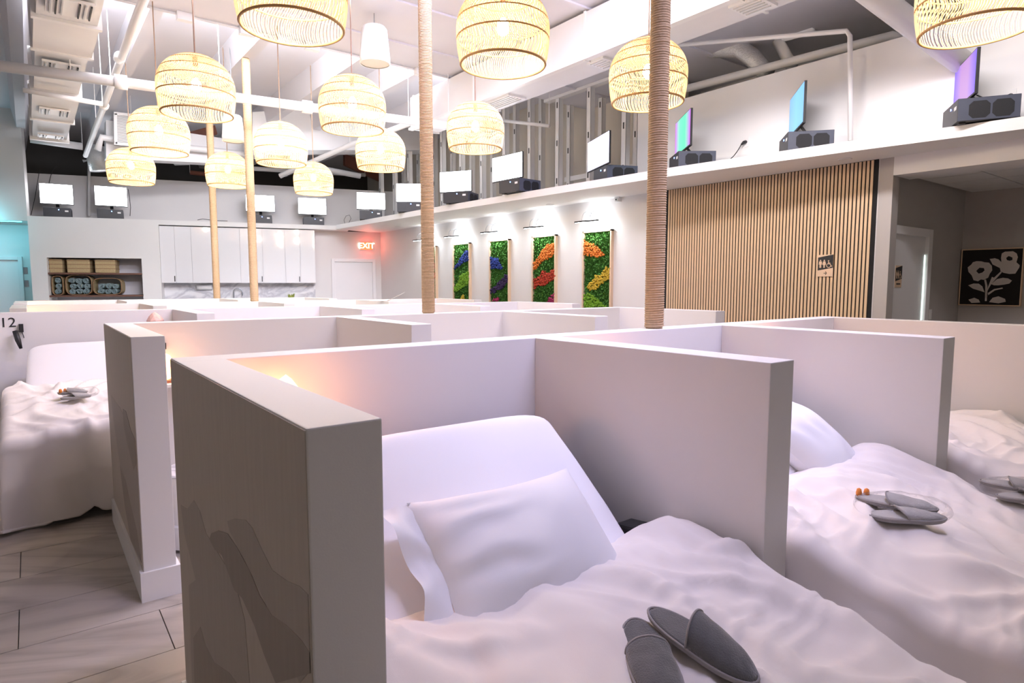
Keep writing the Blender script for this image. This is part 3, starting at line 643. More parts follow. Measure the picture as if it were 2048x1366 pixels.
t = thing('kitchen_faucet', 'dark gooseneck faucet in front of the marble splashback', 'faucet', f0)
obj('spout', MB().tube([f0, f0 + Vector((0, 0, ft - .92 - .09))] + [f0 + bu * (.09 * (1 - math.cos(a))) * 1.0 + Vector((0, 0, ft - 1.01 + .09 * math.sin(a))) for a in [i * PI / 8 for i in range(1, 9)]] + [f0 + bu * .18 + Vector((0, 0, ft - 1.08))], .014, 8), M_silver, t, smooth=True)
obj('lever', MB().tube([f0 + Vector((0, 0, .06)), f0 - bu * .06 + Vector((0, 0, .10))], .008, 8), M_silver, t, smooth=True)
obj('base_ring', MB().lathe([(.03, 0), (.03, .02), (.016, .03)], 16, f0), M_silver, t)
a0, a1 = bpx(394, 575, .30), bpx(424, 574, .30)
t = thing('paper_towel_holder', 'white paper towel roll under the wall cabinets', 'paper towel', a0)
obj('paper_roll', MB().tube([a0, a1], .055, 16), M_paper, t, smooth=True)
obj('bracket', MB().tube([a0 - bu * .03 + Vector((0, 0, .04)), a0 - bu * .03, a1 + bu * .03, a1 + bu * .03 + Vector((0, 0, zc0 - a0.z))], .006, 6), M_silver, t)
pp = bpx(582, 597, .2); pp.z = .92
t = thing('potted_plant', 'small yellow-green plant on the marble worktop', 'plant', pp)
obj('pot', MB().lathe([(.001, 0), (.06, 0), (.075, .12), (.065, .12), (.06, .10), (.001, .10)], 16, pp), M_white, t, smooth=True)
lv = MB(); r_ = random.Random(3)
for k in range(26):
    a = r_.uniform(0, 2 * PI); L_ = r_.uniform(.14, .30); e = Vector((math.cos(a) * r_.uniform(.03, .13), math.sin(a) * r_.uniform(.03, .13), .10 + L_)); b = Vector((0, 0, .1)); sd = Vector((-math.sin(a), math.cos(a), 0)) * .03
    mid = b.lerp(e, .6) + Vector((0, 0, .03)); lv.add([pp + b, pp + mid + sd, pp + e, pp + mid - sd], [(0, 1, 2, 3)])
obj('leaves', lv, M_green, t)
# niche: shelves, baskets, rolled towels
zsh1, zsh2 = bpx(190, 546, .2).z, bpx(190, 590, .2).z
for z, lab in ((zsh1, 'upper walnut shelf in the towel niche'), (zsh2, 'lower walnut shelf in the towel niche')):
    tag(obj('niche_shelf', bbox(nx0 + .001, nx1 - .001, .02, .549, z - .035, z), M_shelf), lab, 'shelf')
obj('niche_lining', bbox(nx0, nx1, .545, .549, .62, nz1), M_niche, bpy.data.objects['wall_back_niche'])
for (xa, xb), lab in (((88, 125), 'seagrass basket at the left of the upper niche shelf'), ((134, 180), 'seagrass basket in the middle of the upper niche shelf'), ((190, 231), 'seagrass basket at the right of the upper niche shelf')):
    s0, s1 = max(bs(xa, 530, .12), nx0 + .005), bs(xb, 530, .12); t = thing('storage_basket', lab, 'basket', bp((s0 + s1) / 2, .3, zsh1), 'seagrass baskets on the upper shelf')
    zt = nz1 - .03
    obj('weave', bbox(s0, s1, .10, .46, zsh1 + .001, zt), M_basket, t, bevel=.02)
    for z in (zsh1 + (zt - zsh1) * k for k in (.3, .6, .88)): obj('band', bbox(s0 - .004, s1 + .004, .095, .465, z, z + .012), M_rim, t)
spir = MB()
def spiral_pts(r, turns=2.6, n=40): return [(r * (1 - .78 * i / n) * math.cos(-i / n * turns * 2 * PI), r * (1 - .78 * i / n) * math.sin(-i / n * turns * 2 * PI)) for i in range(n + 1)]
def make_towel(r, L_):
    mb = MB(); sp = spiral_pts(r); th = r * .12
    for i in range(len(sp) - 1):
        pass
    ins = [(x * (1 - th / max(.001, math.hypot(x, y))), y * (1 - th / max(.001, math.hypot(x, y)))) for x, y in sp]
    n = len(sp); v = [(x, 0, y) for x, y in sp] + [(x, 0, y) for x, y in ins] + [(x, L_, y) for x, y in sp] + [(x, L_, y) for x, y in ins]
    f = []
    for i in range(n - 1): f += [(i, i + 1, n + i + 1, n + i), (2 * n + i, 3 * n + i, 3 * n + i + 1, 2 * n + i + 1), (i, 2 * n + i, 2 * n + i + 1, i + 1), (n + i, n + i + 1, 3 * n + i + 1, 3 * n + i)]
    return mb.add(v, f)
tow_mesh = obj('rolled_towel', make_towel(.060, .34), M_towel, smooth=False); tow_src = tow_mesh.data; bpy.data.objects.remove(tow_mesh)
ang = math.atan2(bu.y, bu.x)
for bi, ((xa, xb), lab, hh, place) in enumerate((((80, 127), 'left', .40, [(-.16, 0), (0, 0), (.15, 0), (-.14, 1), (.03, 1), (.14, .95), (-.05, 1.95), (.09, 1.9)]), ((132, 184), 'middle', .42, [(-.2, 0), (-.02, 0), (.17, 0), (-.19, 1), (.0, 1), (.18, 1), (-.1, 2), (.08, 2)]), ((187, 243), 'right', .36, [(-.24, 0), (-.06, .05), (.12, 0), (.26, .1), (-.2, .98), (.0, 1.0), (.15, 1.15), (-.08, 1.72)]))):
    s0, s1 = bs(xa, 570, .12), bs(xb, 570, .12); sc = (s0 + s1) / 2; hw = (s1 - s0) / 2
    if s0 < nx0: sc = (nx0 + .03 + s1) / 2; hw = (s1 - nx0 - .03) / 2 - .004
    t = thing('towel_basket', 'open wire basket of rolled towels at the %s of the lower niche shelf' % lab, 'basket', bp(sc, .3, zsh2), 'towel baskets on the lower shelf')
    ring = [(math.copysign(abs(math.cos(a)) ** .5, math.cos(a)) * hw, hh / 2 + math.copysign(abs(math.sin(a)) ** .55, math.sin(a)) * (hh / 2 - .008)) for a in [k * 2 * PI / 40 for k in range(40)]]
    obj('rim', MB().tube([bp(sc + x, .10, zsh2 + z) for x, z in ring], .008, 6, closed=True), M_rim, t, smooth=True)
    sh = MB(); sh.add([bp(sc + x, d, zsh2 + z) for d in (.10, .47) for x, z in ring], [(i, (i + 1) % 40, 40 + (i + 1) % 40, 40 + i) for i in range(40)])
    obj('weave', sh, M_basket, t)
    r0 = .060; row_z = [zsh2 + .018 + r0 + k * r0 * 1.86 for k in range(3)]
    for k, pz in enumerate(row_z):
        if pz + r0 > zsh2 + hh - .008: break
        half = hw * (.93 if k == 1 else .80) - r0; nrow = max(1, int(2 * half / (2.04 * r0)) + 1)
        if k == 1 and nrow > 2: nrow -= 0
        for j in range(nrow):
            px = (j - (nrow - 1) / 2) * 2.06 * r0 + (r0 * .25 if k % 2 else 0)
            if abs(px) > hw - r0 - .004: continue
            o = bpy.data.objects.new('rolled_towel', tow_src); COL.objects.link(o); o.location = bp(sc + px, .12, pz); o.rotation_euler = (0, rnd.uniform(0, 6), ang)
            tag(o, 'rolled grey-teal towel in the %s niche basket, %s row' % (lab, ('bottom', 'middle', 'top')[k]), 'towel', 'towels in the %s basket' % lab)
# switches by the teal door
for (x, y), lab in (((50, 541), 'upper switch plate beside the teal-lit door'), ((52, 567), 'lower switch plate beside the teal-lit door')):
    p = bpx(x, y, 1.15); s = (p - BL).dot(bu); tag(obj('switch_plate', bbox(s - .05, s + .05, 1.14, 1.149, p.z - .07, p.z + .07), M_silver), lab, 'switch')
# teal led strip under the bulkhead
ls = obj('led_strip', bbox(-4.5, -.2, .155, .175, ZS - .012, ZS - .001), em('teal_led', (.05, .75, .9), 10)); tag(ls, 'teal LED strip under the left bulkhead', 'light strip')
area('teal_lamp', bp(-1.1, .55, ZS - .05), bp(-1.0, 1.0, 1.0), 2.4, 9, (.25, .78, .95), .3)
point('added_fill_teal', bp(-.75, -.30, ZS - .05), 9, (.15, .80, .95), .05)  # added floating point without a fixture, stands for LED spill on the bulkhead

# ================================================================== PENDANTS
PR = .30                                     # shade radius
ZR = HC + 2.4 * .6                           # rim height
def shade_prof(t):                           # t 0 top .. 1 rim -> r, z above rim
    a = .14 + t * (PI * .635 - .14)
    r = PR * math.sin(a) ** .92; z = .215 + .27 * math.cos(a) if math.cos(a) > 0 else .215 + .52 * math.cos(a)
    return r, z
zrim = shade_prof(1)[1]
def make_pendant(loc, label, top):
    t = thing('rattan_pendant', label, 'pendant lamp', loc, 'rattan dome pendants')
    NS = 132; mb = MB(); nseg = 22
    for k in range(NS):
        a0 = k * 2 * PI / NS; pts = []
        for i in range(nseg + 1):
            s = i / nseg; r, z = shade_prof(s)
            a = a0 + .10 * math.sin(s * 5 * PI) + .16 * s + .012 * math.sin(k * 12.9898)
            rr = r + (.004 if k % 2 else -.001)
            pts.append((rr * math.cos(a), rr * math.sin(a), z - zrim))
        vv = []; ww = .0030
        for p in pts:
            v = Vector(p); rad = Vector((v.x, v.y, 0)).normalized(); tg = Vector((-rad.y, rad.x, 0))
            w = min(ww, .42 * Vector((v.x, v.y, 0)).length * 2 * PI / NS)
            vv += [v + tg * w, v + rad * .0035, v - tg * w]
        ff = []
        for i in range(nseg): b = i * 3; ff += [(b, b + 1, b + 4, b + 3), (b + 1, b + 2, b + 5, b + 4)]
        mb.add(vv, ff)
    obj('shade', mb, M_rattan, t, local=True)
    for s, rr in ((.14, .004), (.30, .0045), (.48, .0045), (.66, .0045), (.83, .0055), (1.0, .008)):
        r, z = shade_prof(s)
        obj('weave_ring', MB().tube([((r + .003) * math.cos(a), (r + .003) * math.sin(a), z - zrim) for a in [k * 2 * PI / 48 for k in range(48)]], rr, 6, closed=True), M_ring, t, local=True, smooth=True)
    r, z = shade_prof(0)
    obj('cap', MB().lathe([(.001, z - zrim + .012), (r, z - zrim + .008), (r + .004, z - zrim - .004), (.001, z - zrim - .004)], 20), M_rattan, t, local=True, smooth=True)
    obj('socket', MB().lathe([(.02, z - zrim), (.02, z - zrim - .09), (.001, z - zrim - .09)], 16), M_cord, t, local=True)
    b = [(.001, .30), (.015, .295), (.035, .265), (.042, .235), (.035, .205), (.02, .19), (.001, .185)]
    obj('bulb', MB().lathe([(x, y) for x, y in b], 16), M_bulb, t, local=True, smooth=True)
    cz = top - loc[2]
    obj('cord', MB().tube([(0, 0, z - zrim), (0, 0, cz)], .006, 6), M_cord, t, local=True)
    return t
pend = [('A', 585, 75, 205, 'rattan pendant cut by the top edge, left of the second rope post'), ('B', 1006, 147, 170, 'large rattan pendant between the two near rope posts'), ('C', 395, 243, 142, 'rattan pendant in front of the left sprinkler pipe, largest of the left column'),
        ('D', 706, 271, 120, 'rattan pendant left of the second rope post, under the large white speaker'), ('E', 1295, 220, 145, 'rattan pendant half hidden behind the nearest rope post'), ('F', 320, 316, 108, 'rattan pendant in front of the louvred vent grille'),
        ('G', 951, 309, 106, 'rattan pendant above the monitors just right of the second rope post'), ('H', 563, 337, 96, 'rattan pendant just right of the left rope post'), ('I', 762, 346, 88, 'rattan pendant just left of the second rope post, near the studs'),
        ('J', 264, 374, 84, 'lowest rattan pendant at the far left, above the second monitor'), ('K', 457, 380, 79, 'rattan pendant between the two far rope posts'), ('L', 628, 394, 72, 'smallest rattan pendant, above the cabinets by the exit'),
        ('M', 1952, 82, 215, 'rattan pendant cut by the top right corner')]
proto = None
for k, x, yb, w, lab in pend:
    p = onZ(x, yb - .10 * w, ZR)
    top = CEIL_NEAR if p.y < 8.1 else 4.93
    if proto is None: proto = make_pendant(p, lab, CEIL_NEAR)
    else: proto_c = copy_tree(proto, p, rnd.uniform(0, 6), lab)
    if p.y >= 8.1:
        for ch in proto_c.children:
            if ch.name.startswith('cord'): ch.data = ch.data.copy(); [setattr(v, 'co', Vector((v.co.x, v.co.y, top - ZR))) for v in ch.data.vertices if v.co.z > .8]
    point('pendant_lamp', p + Vector((0, 0, .14)), 18, WARM, .05)

# ================================================================== ROPE POSTS
def rope_mesh(z0, z1, r):
    pitch = .0125; n = int((z1 - z0) / pitch); seg = 20; mb = MB(); vv = []
    rows = n * 4
    for i in range(rows + 1):
        ph = i / 4.0; rr = r + .0042 * abs(math.sin(PI * ph)) ** .6
        rr += .002 * noise.noise(Vector((ph * .7, r, 0)))
        for k in range(seg):
            a = k * 2 * PI / seg; vv.append((rr * math.cos(a), rr * math.sin(a), z0 + (ph + k / seg) * pitch))
    ff = [(i * seg + k, i * seg + (k + 1) % seg, (i + 1) * seg + (k + 1) % seg, (i + 1) * seg + k) for i in range(rows) for k in range(seg - 1)]
    ff += [(i * seg + seg - 1, (i + 4) * seg, (i + 5) * seg, (i + 1) * seg + seg - 1) for i in range(rows - 5)]
    return mb.add(vv, ff)
def post(xpx, ypx, y, r, zt, lab):
    d = ray(xpx, ypx); k = y / d.y; x = d.x * k
    t = thing('rope_post', lab, 'post', (x, y, HP), 'rope-wrapped posts')
    obj('steel_core', MB().tube([(0, 0, 0), (0, 0, zt - HP)], r - .004, 16), M_rope, t, local=True)
    obj('rope_wrap', rope_mesh(.002, zt - HP - .02 - (.12 if zt > 4.6 else 0), r - .001), M_rope, t, smooth=True, local=True)
post(1308, 657, 2.26, .050, CEIL_NEAR, 'rope-wrapped post rising from the nearest partition row')
post(857, 622, 4.60, .052, CEIL_NEAR, 'rope-wrapped post rising from the second partition row')
post(509, 601, 9.28, .053, 4.72, 'rope-wrapped post in front of the cabinet doors, right of the pair')
post(434, 596, 11.57, .053, 4.93, 'rope-wrapped post in front of the cabinet doors, left of the pair')

# ================================================================== CEILING SERVICES
def pipe(name, pts, r, mat, lab, cat='pipe', hang=None, top=CEIL_FAR, collars=(), rods=()):
    t = thing(name, lab, cat, pts[0])
    obj('pipe_run', MB().tube(pts, r, 14), mat, t, smooth=True)
    for c, d in collars:
        c = Vector(c); d = Vector(d).normalized()
        obj('coupling', MB().tube([c - d * r * 1.1, c + d * r * 1.1], r * 1.45, 12), mat, t, smooth=True)
    for k in rods:
        h = Vector(pts[k]); obj('hanger_rod', MB().tube([h, (h.x, h.y, top)], .006, 6), M_pipe, t)
    for h in (hang or []):
        obj('hanger_rod', MB().tube([h, (h[0], h[1], top)], .006, 6), M_pipe, t)
    return t
z = 4.0; A, Bp = onZ(45, 128, z), onZ(880, 242, z); yy = 9.0
z = 3.83
pipe('sprinkler_main', [(-.8, 8.88, z), (5.35, 7.98, z)], .058, M_pipe, 'thick white sprinkler main crossing above the pendants', hang=[(.5, 8.69, z), (2.0, 8.47, z), (4.4, 8.12, z)], top=CEIL_FAR, collars=[((.97, 8.62, z), (1, -.146, 0)), ((3.02, 8.32, z), (1, -.146, 0))])
pipe('sprinkler_branch', [(.95, 3.5, 4.1), (.99, 9.0, 4.1), (1.02, 15.0, 4.02)], .042, M_pipe, 'white sprinkler branch pipe running away at the left', hang=[(.97, 9.6, 4.1), (1.0, 12.2, 4.06)], top=CEIL_FAR, collars=[((.97, 8.62, 4.1), (0, 1, 0)), ((1.0, 10.9, 4.07), (0, 1, 0))])
pipe('cross_pipe', [onZ(46, 180, 3.88), onZ(205, 208, 3.88)], .03, M_pipe, 'thin white pipe crossing the left duct', rods=(1,))
pipe('back_drop_pipe', [bpx(166, 322, .8), bpx(178, 320, .8), bpx(178, 432, .8)], .03, M_pipe, 'thin white drop pipe against the back upper wall')
pipe('elbow_pipe', [onY(195, 300, 13.6), onY(203, 275, 13.6), onY(265, 283, 13.6), onY(500, 310, 13.6), onY(720, 352, 13.6)], .06, M_pipe, 'white elbow pipe running behind the pendants', rods=(2, 3))
pipe('brace_pipe', [onY(560, 352, 13.0), onY(700, 290, 12.0), onY(860, 232, 9.6)], .05, M_pipe, 'diagonal white pipe below the right duct', rods=(1,))
pipe('far_pipe', [onY(430, 333, 15.5), onY(730, 350, 15.5)], .05, M_pipe, 'white pipe in the dark plenum above the back wall', rods=(0, 1))
pipe('low_far_pipe', [onY(60, 278, 15.5), onY(165, 293, 15.5)], .07, M_pipe, 'white pipe at the far left under the duct', rods=(0, 1))
pipe('riser_bracket', [onX(1335, 92, 6.65), onX(1500, 78, 6.65), onX(1693, 62, 6.65), onX(1700, 72, 6.65), onX(1701, 281, 6.65)], .024, M_pipe, 'thin white pipe turning down to the right ledge')
pipe('parapet_pipe', [onX(1370, 178, 7.3), onX(1640, 108, 7.3), onX(1785, 72, 7.3), onX(1815, 80, 7.5)], .05, M_pipe, 'white pipe above the right upper wall')
pipe('parapet_pipe_bent', [onX(1630, 57, 7.6), onX(1568, 72, 7.6), onX(1556, 82, 7.6), onX(1585, 135, 7.6)], .07, M_pipe, 'thick bent pipe behind the right upper wall')
_a, _b = onX(1922, 124, 6.84), onX(1720, -30, 5.6); _b = _a + (_b - _a) * ((CEIL_NEAR - .02 - _a.z) / (_b.z - _a.z))
pipe('diagonal_column', [_b, _a], .10, M_pipe, 'thick diagonal white pipe at the upper right')
pipe('stud_pipe', [onX(995, 240, 6.75), onX(1098, 252, 6.75)], .028, M_pipe, 'thin white pipe in front of the steel studs', rods=(0, 1), top=CEIL_NEAR)
fx = pipe('flex_duct', [onX(1335, 105, 7.4), onX(1420, 98, 7.4), onX(1480, 98, 7.4), onX(1505, 115, 7.4), onX(1535, 150, 7.4)], [.10, .11, .11, .11, .10], M_foil, 'silver foil flex duct bending behind the upper right wall', 'duct')
pipe('flex_duct', [onY(198, 293, 15.6), onY(195, 320, 15.6), onY(200, 342, 15.6)], [.16, .19, .18], M_foil, 'pale flex duct bulging at the far left above the monitors', 'duct')
pipe('flex_duct', [onY(345, 318, 15.4), onY(370, 312, 15.4), onY(400, 300, 15.4)], [.14, .2, .15], M_foil, 'pale flex duct bulging behind the left pendants', 'duct', rods=(1,))
pipe('red_pipe', [onY(380, 345, 16.2), onY(430, 350, 16.2)], .05, M_brick, 'red-brown pipe in the dark plenum', rods=(0, 1))
tag(obj('steel_beam', MB().prism([onY(300, 285, 14.2), onY(430, 250, 14.2), onY(435, 268, 14.2), onY(305, 305, 14.2)], (0, .12, 0)), M_brick), 'rust-coloured steel angle above the left pendants', 'beam')
tag(obj('steel_beam', MB().prism([onY(690, 308, 15.8), onY(760, 330, 15.8), onY(760, 362, 15.8), onY(690, 330, 15.8)], (0, .12, 0)), M_brick), 'rust-coloured steel beam left of the studs', 'beam')
# conduit with junction boxes along the deck edge
t = thing('ceiling_conduit', 'white conduit with junction boxes along the ceiling edge', 'conduit', (0, 8.06, CEIL_NEAR - .03))
obj('conduit_run', MB().tube([(-.2, 8.07, CEIL_NEAR - .02), (6.4, 8.07, CEIL_NEAR - .02)], .014, 8), M_pipe, t, smooth=True)
for x, y in ((362, 50), (488, 72), (555, 93), (620, 98), (845, 143)):
    p = onZ(x, y, CEIL_NEAR - .05); obj('junction_box', B(p.x - .09, 8.0, CEIL_NEAR - .09, p.x + .09, 8.09, CEIL_NEAR), M_pipe, t, bevel=.006)
# pendant speakers
def speaker(px, zc, r, h, lab, top):
    p = onplane(px[0], px[1], (0, 0, zc), (0, 0, 1)); t = thing('pendant_speaker', lab, 'speaker', p, 'white pendant speakers')
    obj('speaker_body', MB().lathe([(.001, h), (r * .72, h), (r * .84, h * .93), (r, .12 * h), (r, 0), (r * .93, 0)], 28, p), M_white, t, smooth=True)
    obj('speaker_grille', MB().lathe([(.001, .012), (r * .93, .006)], 28, p), pm('speaker_mesh', (.70, .68, .63), .6, .2, 200), t)
    obj('suspension_cable', MB().tube([p + Vector((0, 0, h)), Vector((p.x, p.y, top))], .006, 6), M_silver, t)
speaker((750, 128), 4.0, .17, .40, 'large white pendant speaker left of the second rope post', CEIL_NEAR)
speaker((467, 283), 3.55, .15, .36, 'white pendant speaker above the rattan pendant between the far posts', CEIL_FAR)
# left supply duct with registers
t = thing('supply_duct', 'white sectioned supply duct with registers at the upper left', 'duct', (.42, 6, 4.0))
secs = [(5.2, 7.38, 3.98, .02), (7.44, 8.38, 3.965, .0), (8.46, 10.2, 4.0, .02), (10.3, 11.9, 3.97, .0), (11.98, 13.5, 4.0, .02)]
for i, (a, b, zz, k) in enumerate(secs):
    obj('duct_section', B(.17 + k, a, zz, .68 - k, b, zz + .50), M_duct, t)
    obj('flange', B(.15, b - .01, 3.95, .70, b + .05, 4.51), M_pipe, t)
for a, b in ((6.75, 7.15), (8.7, 9.2), (11.0, 11.35), (12.9, 13.15)):
    rg = obj('register', B(.25, a, 3.94, .60, b, 3.962), M_pipe, t)
    for k in range(8):
        if k in (3, 4): continue
        x = .275 + k * .042; obj('fin', B(x, a + .03, 3.925, x + .012, b - .03, 3.94), M_black if k % 2 else M_metal, rg)
# right supply duct
t = thing('return_duct', 'long white rectangular duct above the right monitors', 'duct', (5.3, 2, 4.0))
obj('duct_body', B(5.02, 1.8, 4.0, 5.48, 9.2, 4.50), M_duct, t)
obj('bottom_flange', B(4.98, 1.8, 3.985, 5.06, 9.2, 4.02), M_pipe, t)
for y in (3.3, 5.2, 7.4, 9.1): obj('seam', B(5.01, y - .015, 3.98, 5.49, y + .015, 4.51), M_pipe, t)
for a, b in ((3.15, 3.45), (5.0, 5.25), (6.7, 7.35)):
    rg = obj('register', B(5.10, a, 3.975, 5.40, b, 4.0), M_pipe, t)
    for k in range(5): obj('fin', B(5.13 + k * .05, a + .03, 3.965, 5.142 + k * .05, b - .03, 3.975), M_metal, rg)
for y in (2.6, 4.3, 6.2, 8.0): obj('hanger_rod', MB().tube([(4.99, y, 4.0), (4.99, y, CEIL_NEAR)], .006, 6), M_pipe, t)
# cross duct with louvred grille above the back wall
t = thing('cross_duct', 'broad white duct crossing behind the pendants', 'duct', (3.4, 13.2, 3.9))
q = [onY(505, 224, 12.6), onY(860, 205, 12.6), onY(860, 300, 12.6), onY(505, 300, 12.6)]
obj('duct_body', MB().prism(q, (0, .6, 0)), M_duct, t)
q = [onY(212, 240, 13.75), onY(500, 285, 13.75), onY(500, 330, 13.75), onY(212, 316, 13.75)]
obj('duct_tail', MB().prism(q, (0, .3, 0)), M_duct, t)
g = thing('vent_grille', 'white louvred return grille behind the left pendants', 'vent', onY(228, 292, 13.4))
q = [onY(227, 224, 13.4), onY(298, 232, 13.4), onY(298, 296, 13.4), onY(228, 290, 13.4)]
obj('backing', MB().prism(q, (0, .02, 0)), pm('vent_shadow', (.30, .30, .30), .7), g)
def qp(u, v): return (q[0] * (1 - u) + q[1] * u) * (1 - v) + (q[3] * (1 - u) + q[2] * u) * v
for (u0, v0, u1, v1) in ((0, 0, 1, .09), (0, .91, 1, 1), (0, 0, .09, 1), (.91, 0, 1, 1)):
    obj('frame_strip', MB().prism([qp(u0, v0), qp(u1, v0), qp(u1, v1), qp(u0, v1)], (0, -.03, 0)), M_pipe, g)
for k in range(22):
    v = .10 + k * .0365; obj('louvre', MB().prism([qp(.09, v), qp(.91, v), qp(.91, v + .02), qp(.09, v + .02)], (0, -.02, 0)), M_pipe, g)
# steel stud wall behind the right ledge
t = thing('stud_wall', 'open steel stud wall behind the right ledge monitors', 'stud wall', (XR + .05, 6.2, ZL))
def stud(X, y, zt):
    m = B(X, y - .045, ZL, X + .004, y + .045, zt).box(X, y - .045, ZL, X + .09, y - .041, zt).box(X, y + .041, ZL, X + .09, y + .045, zt)
    o = obj('stud', m, M_stud, t)
    for zz in (3.15, 3.75, 4.35):
        if zz < zt: obj('knockout', B(X - .003, y - .012, zz, X, y + .012, zz + .09), M_dark, o)
for k in range(12): stud(XR + .02, 6.35 + k * .72, 4.5 if 6.35 + k * .72 < 8 else 4.9)
for k in range(11): stud(XR + .55, 6.6 + k * .75, 4.5 if 6.6 + k * .75 < 8 else 4.9)
obj('top_track', B(XR, 6.1, 4.5, XR + .12, 8.1, 4.545), M_stud, t)
obj('noggin', B(XR + .56, 6.3, 3.28, XR + .6, 8.2, 3.36), M_stud, t)
struct('wall_plenum_inner', B(7.9, 6.05, ZS, 8.0, 15, CEIL_FAR), pm('cream_board', (.70, .65, .57), .7, .05, 2))
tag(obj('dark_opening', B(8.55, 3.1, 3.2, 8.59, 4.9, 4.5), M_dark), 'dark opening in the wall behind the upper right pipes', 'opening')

# ================================================================== BEDS
def smooth_path(P, n):
    out = []
    for i in range(n):
        s = i / (n - 1) * (len(P) - 1); k = min(int(s), len(P) - 2); f = s - k
        p0, p1, p2, p3 = P[max(k - 1, 0)], P[k], P[k + 1], P[min(k + 2, len(P) - 1)]
        out.append(tuple(.5 * ((2 * b) + (-a + c) * f + (2 * a - 5 * b + 4 * c - d) * f * f + (-a + 3 * b - 3 * c + d) * f ** 3) for a, b, c, d in zip(p0, p1, p2, p3)))
    return out
# surface profile of the sheet: distance from the headboard, height, half width
PROF = [(.24, .97, .40), (.28, 1.01, .445), (.34, 1.015, .465), (.42, .955, .475), (.52, .865, .485), (.64, .755, .495), (.76, .645, .50), (.90, .56, .50), (1.15, .525, .50), (1.6, .51, .50), (1.95, .50, .50)]
def sheet_mesh(xc, Y0, seed):
    path = smooth_path(PROF, 70); mb = MB(); NS = 44; vv = []
    for i, (d, z, hw) in enumerate(path):
        a = path[max(i - 1, 0)]; b = path[min(i + 1, len(path) - 1)]
        t = Vector((0, -(b[0] - a[0]), b[1] - a[1])).normalized(); n = Vector((0, -t.z, t.y)) * -1
        if n.z < 0 and i > 8: n = -n
        if i <= 8: n = Vector((0, -.35, .94)).normalized()
        th = .10
        for k in range(NS):
            an = k * 2 * PI / NS; c, s = math.cos(an), math.sin(an)
            x = math.copysign(abs(c) ** .42, c) * hw; h = math.copysign(abs(s) ** .55, s) * th - th
            p = Vector((xc + x, Y0 - d, z)) + n * h
            if s > -.2:
                w = noise.noise(Vector((x * 3 + seed, d * 9, seed))) * .004 + max(0, noise.noise(Vector((x * 26 + seed, d * 2.2 + x * 3, 3.1)))) * .010 * min(1, max(0, (d - .40) * 3)) * (1 - min(1, abs(x) / .52) * .3)
                p += n * w
            vv.append(p)
    ff = [(i * NS + k, i * NS + (k + 1) % NS, (i + 1) * NS + (k + 1) % NS, (i + 1) * NS + k) for i in range(69) for k in range(NS)]
    ff += [tuple(range(NS - 1, -1, -1)), tuple(69 * NS + k for k in range(NS))]
    return mb.add(vv, ff)
DTOP = [(.66, .555), (.70, .60), (.76, .64), (.86, .672), (.98, .68), (1.15, .662), (1.4, .62), (1.7, .575), (2.0, .55), (2.4, .55)]
def dtop(d):
    for (a, za), (b, zb) in zip(DTOP[:-1], DTOP[1:]):
        if d <= b: f = max(0, (d - a) / (b - a)); f = f * f * (3 - 2 * f) * .5 + f * .5; return za + (zb - za) * f
    return DTOP[-1][1]
def wr(x, d, seed):
    q = Vector((x * 1.5 + seed, d * 1.5, seed * .7)); wx = noise.noise(q * 1.4) * .22; wd = noise.noise(q * 1.4 + Vector((7, 3, 1))) * .22
    w = noise.noise(Vector((x * 2.1 + seed, d * 1.7, seed))) * .026
    X, D = x + wx, d + wd
    for k, (ang, fr, fl, amp) in enumerate(((.55, 5.2, 1.1, .034), (-.45, 7.5, 1.6, .022), (1.1, 11.0, 2.6, .013), (.2, 17.0, 5.0, .005))):
        a = X * math.cos(ang) + D * math.sin(ang); b = -X * math.sin(ang) + D * math.cos(ang)
        v = noise.noise(Vector((a * fr + seed * 2.1 * (k + 1), b * fl, seed + k * 3.3)))
        w += (math.exp(-(v / .22) ** 2) - .4) * amp * (.45 + .9 * max(0, noise.noise(Vector((x * 2 + k * 5, d * 2, seed + 9))) + .35))
    return w
def duvet_top_z(x, d, seed, lift, hump):
    z = dtop(d) + lift + wr(x, d, seed) * min(1, max(.25, (d - .66) * 4)) + hump * math.exp(-((abs(x) - .53) / .075) ** 2) * math.exp(-((d - .93) / .22) ** 2)
    return z
def duvet_mesh(xc, Y0, seed, lift=0, hump=.045, dfoot=2.02, side=.30, foot=.50, hw=.575):
    r = .06; W = hw + .10 + side; LN = dfoot - .66 + foot
    def fn(u, v):
        s = (u * 2 - 1) * W; dd = .66 + v * LN
        sg = 1 if s > 0 else -1; t = max(0, abs(s) - hw); a = min(t / r, PI / 2); hang = max(0, t - r * PI / 2)
        x = sg * (min(abs(s), hw) + r * math.sin(a)); drop = r * (1 - math.cos(a)) + hang
        t2 = max(0, dd - dfoot); a2 = min(t2 / .09, PI / 2); hang2 = max(0, t2 - .09 * PI / 2)
        d = min(dd, dfoot) + .09 * math.sin(a2); drop2 = .09 * (1 - math.cos(a2)) + hang2
        out = min(1, max(0, (d - 1.12) * 5))                       # beyond the divider ends the folds may swing out
        fo = math.sin(dd * 17 + seed * 3 + 1.5 * noise.noise(Vector((dd * 3, seed, 0)))) * .5 + .5
        x += sg * min(1, hang * 5) * (.004 + out * (.05 * fo + .03))
        fo2 = math.sin(s * 19 + seed + 2 * noise.noise(Vector((s * 2.5, seed, 5)))) * .5 + .5
        d += min(1, hang2 * 5) * (.06 * fo2 + .02)
        z = duvet_top_z(max(-hw, min(hw, s)), min(dd, dfoot), seed, lift, hump) - drop - drop2
        if v < .04: z -= (.04 - v) / .04 * .03
        z = max(z, .03 + .015 * fo2)
        return Vector((xc + x, Y0 - d, z))
    return MB().grid(110, 150, fn)
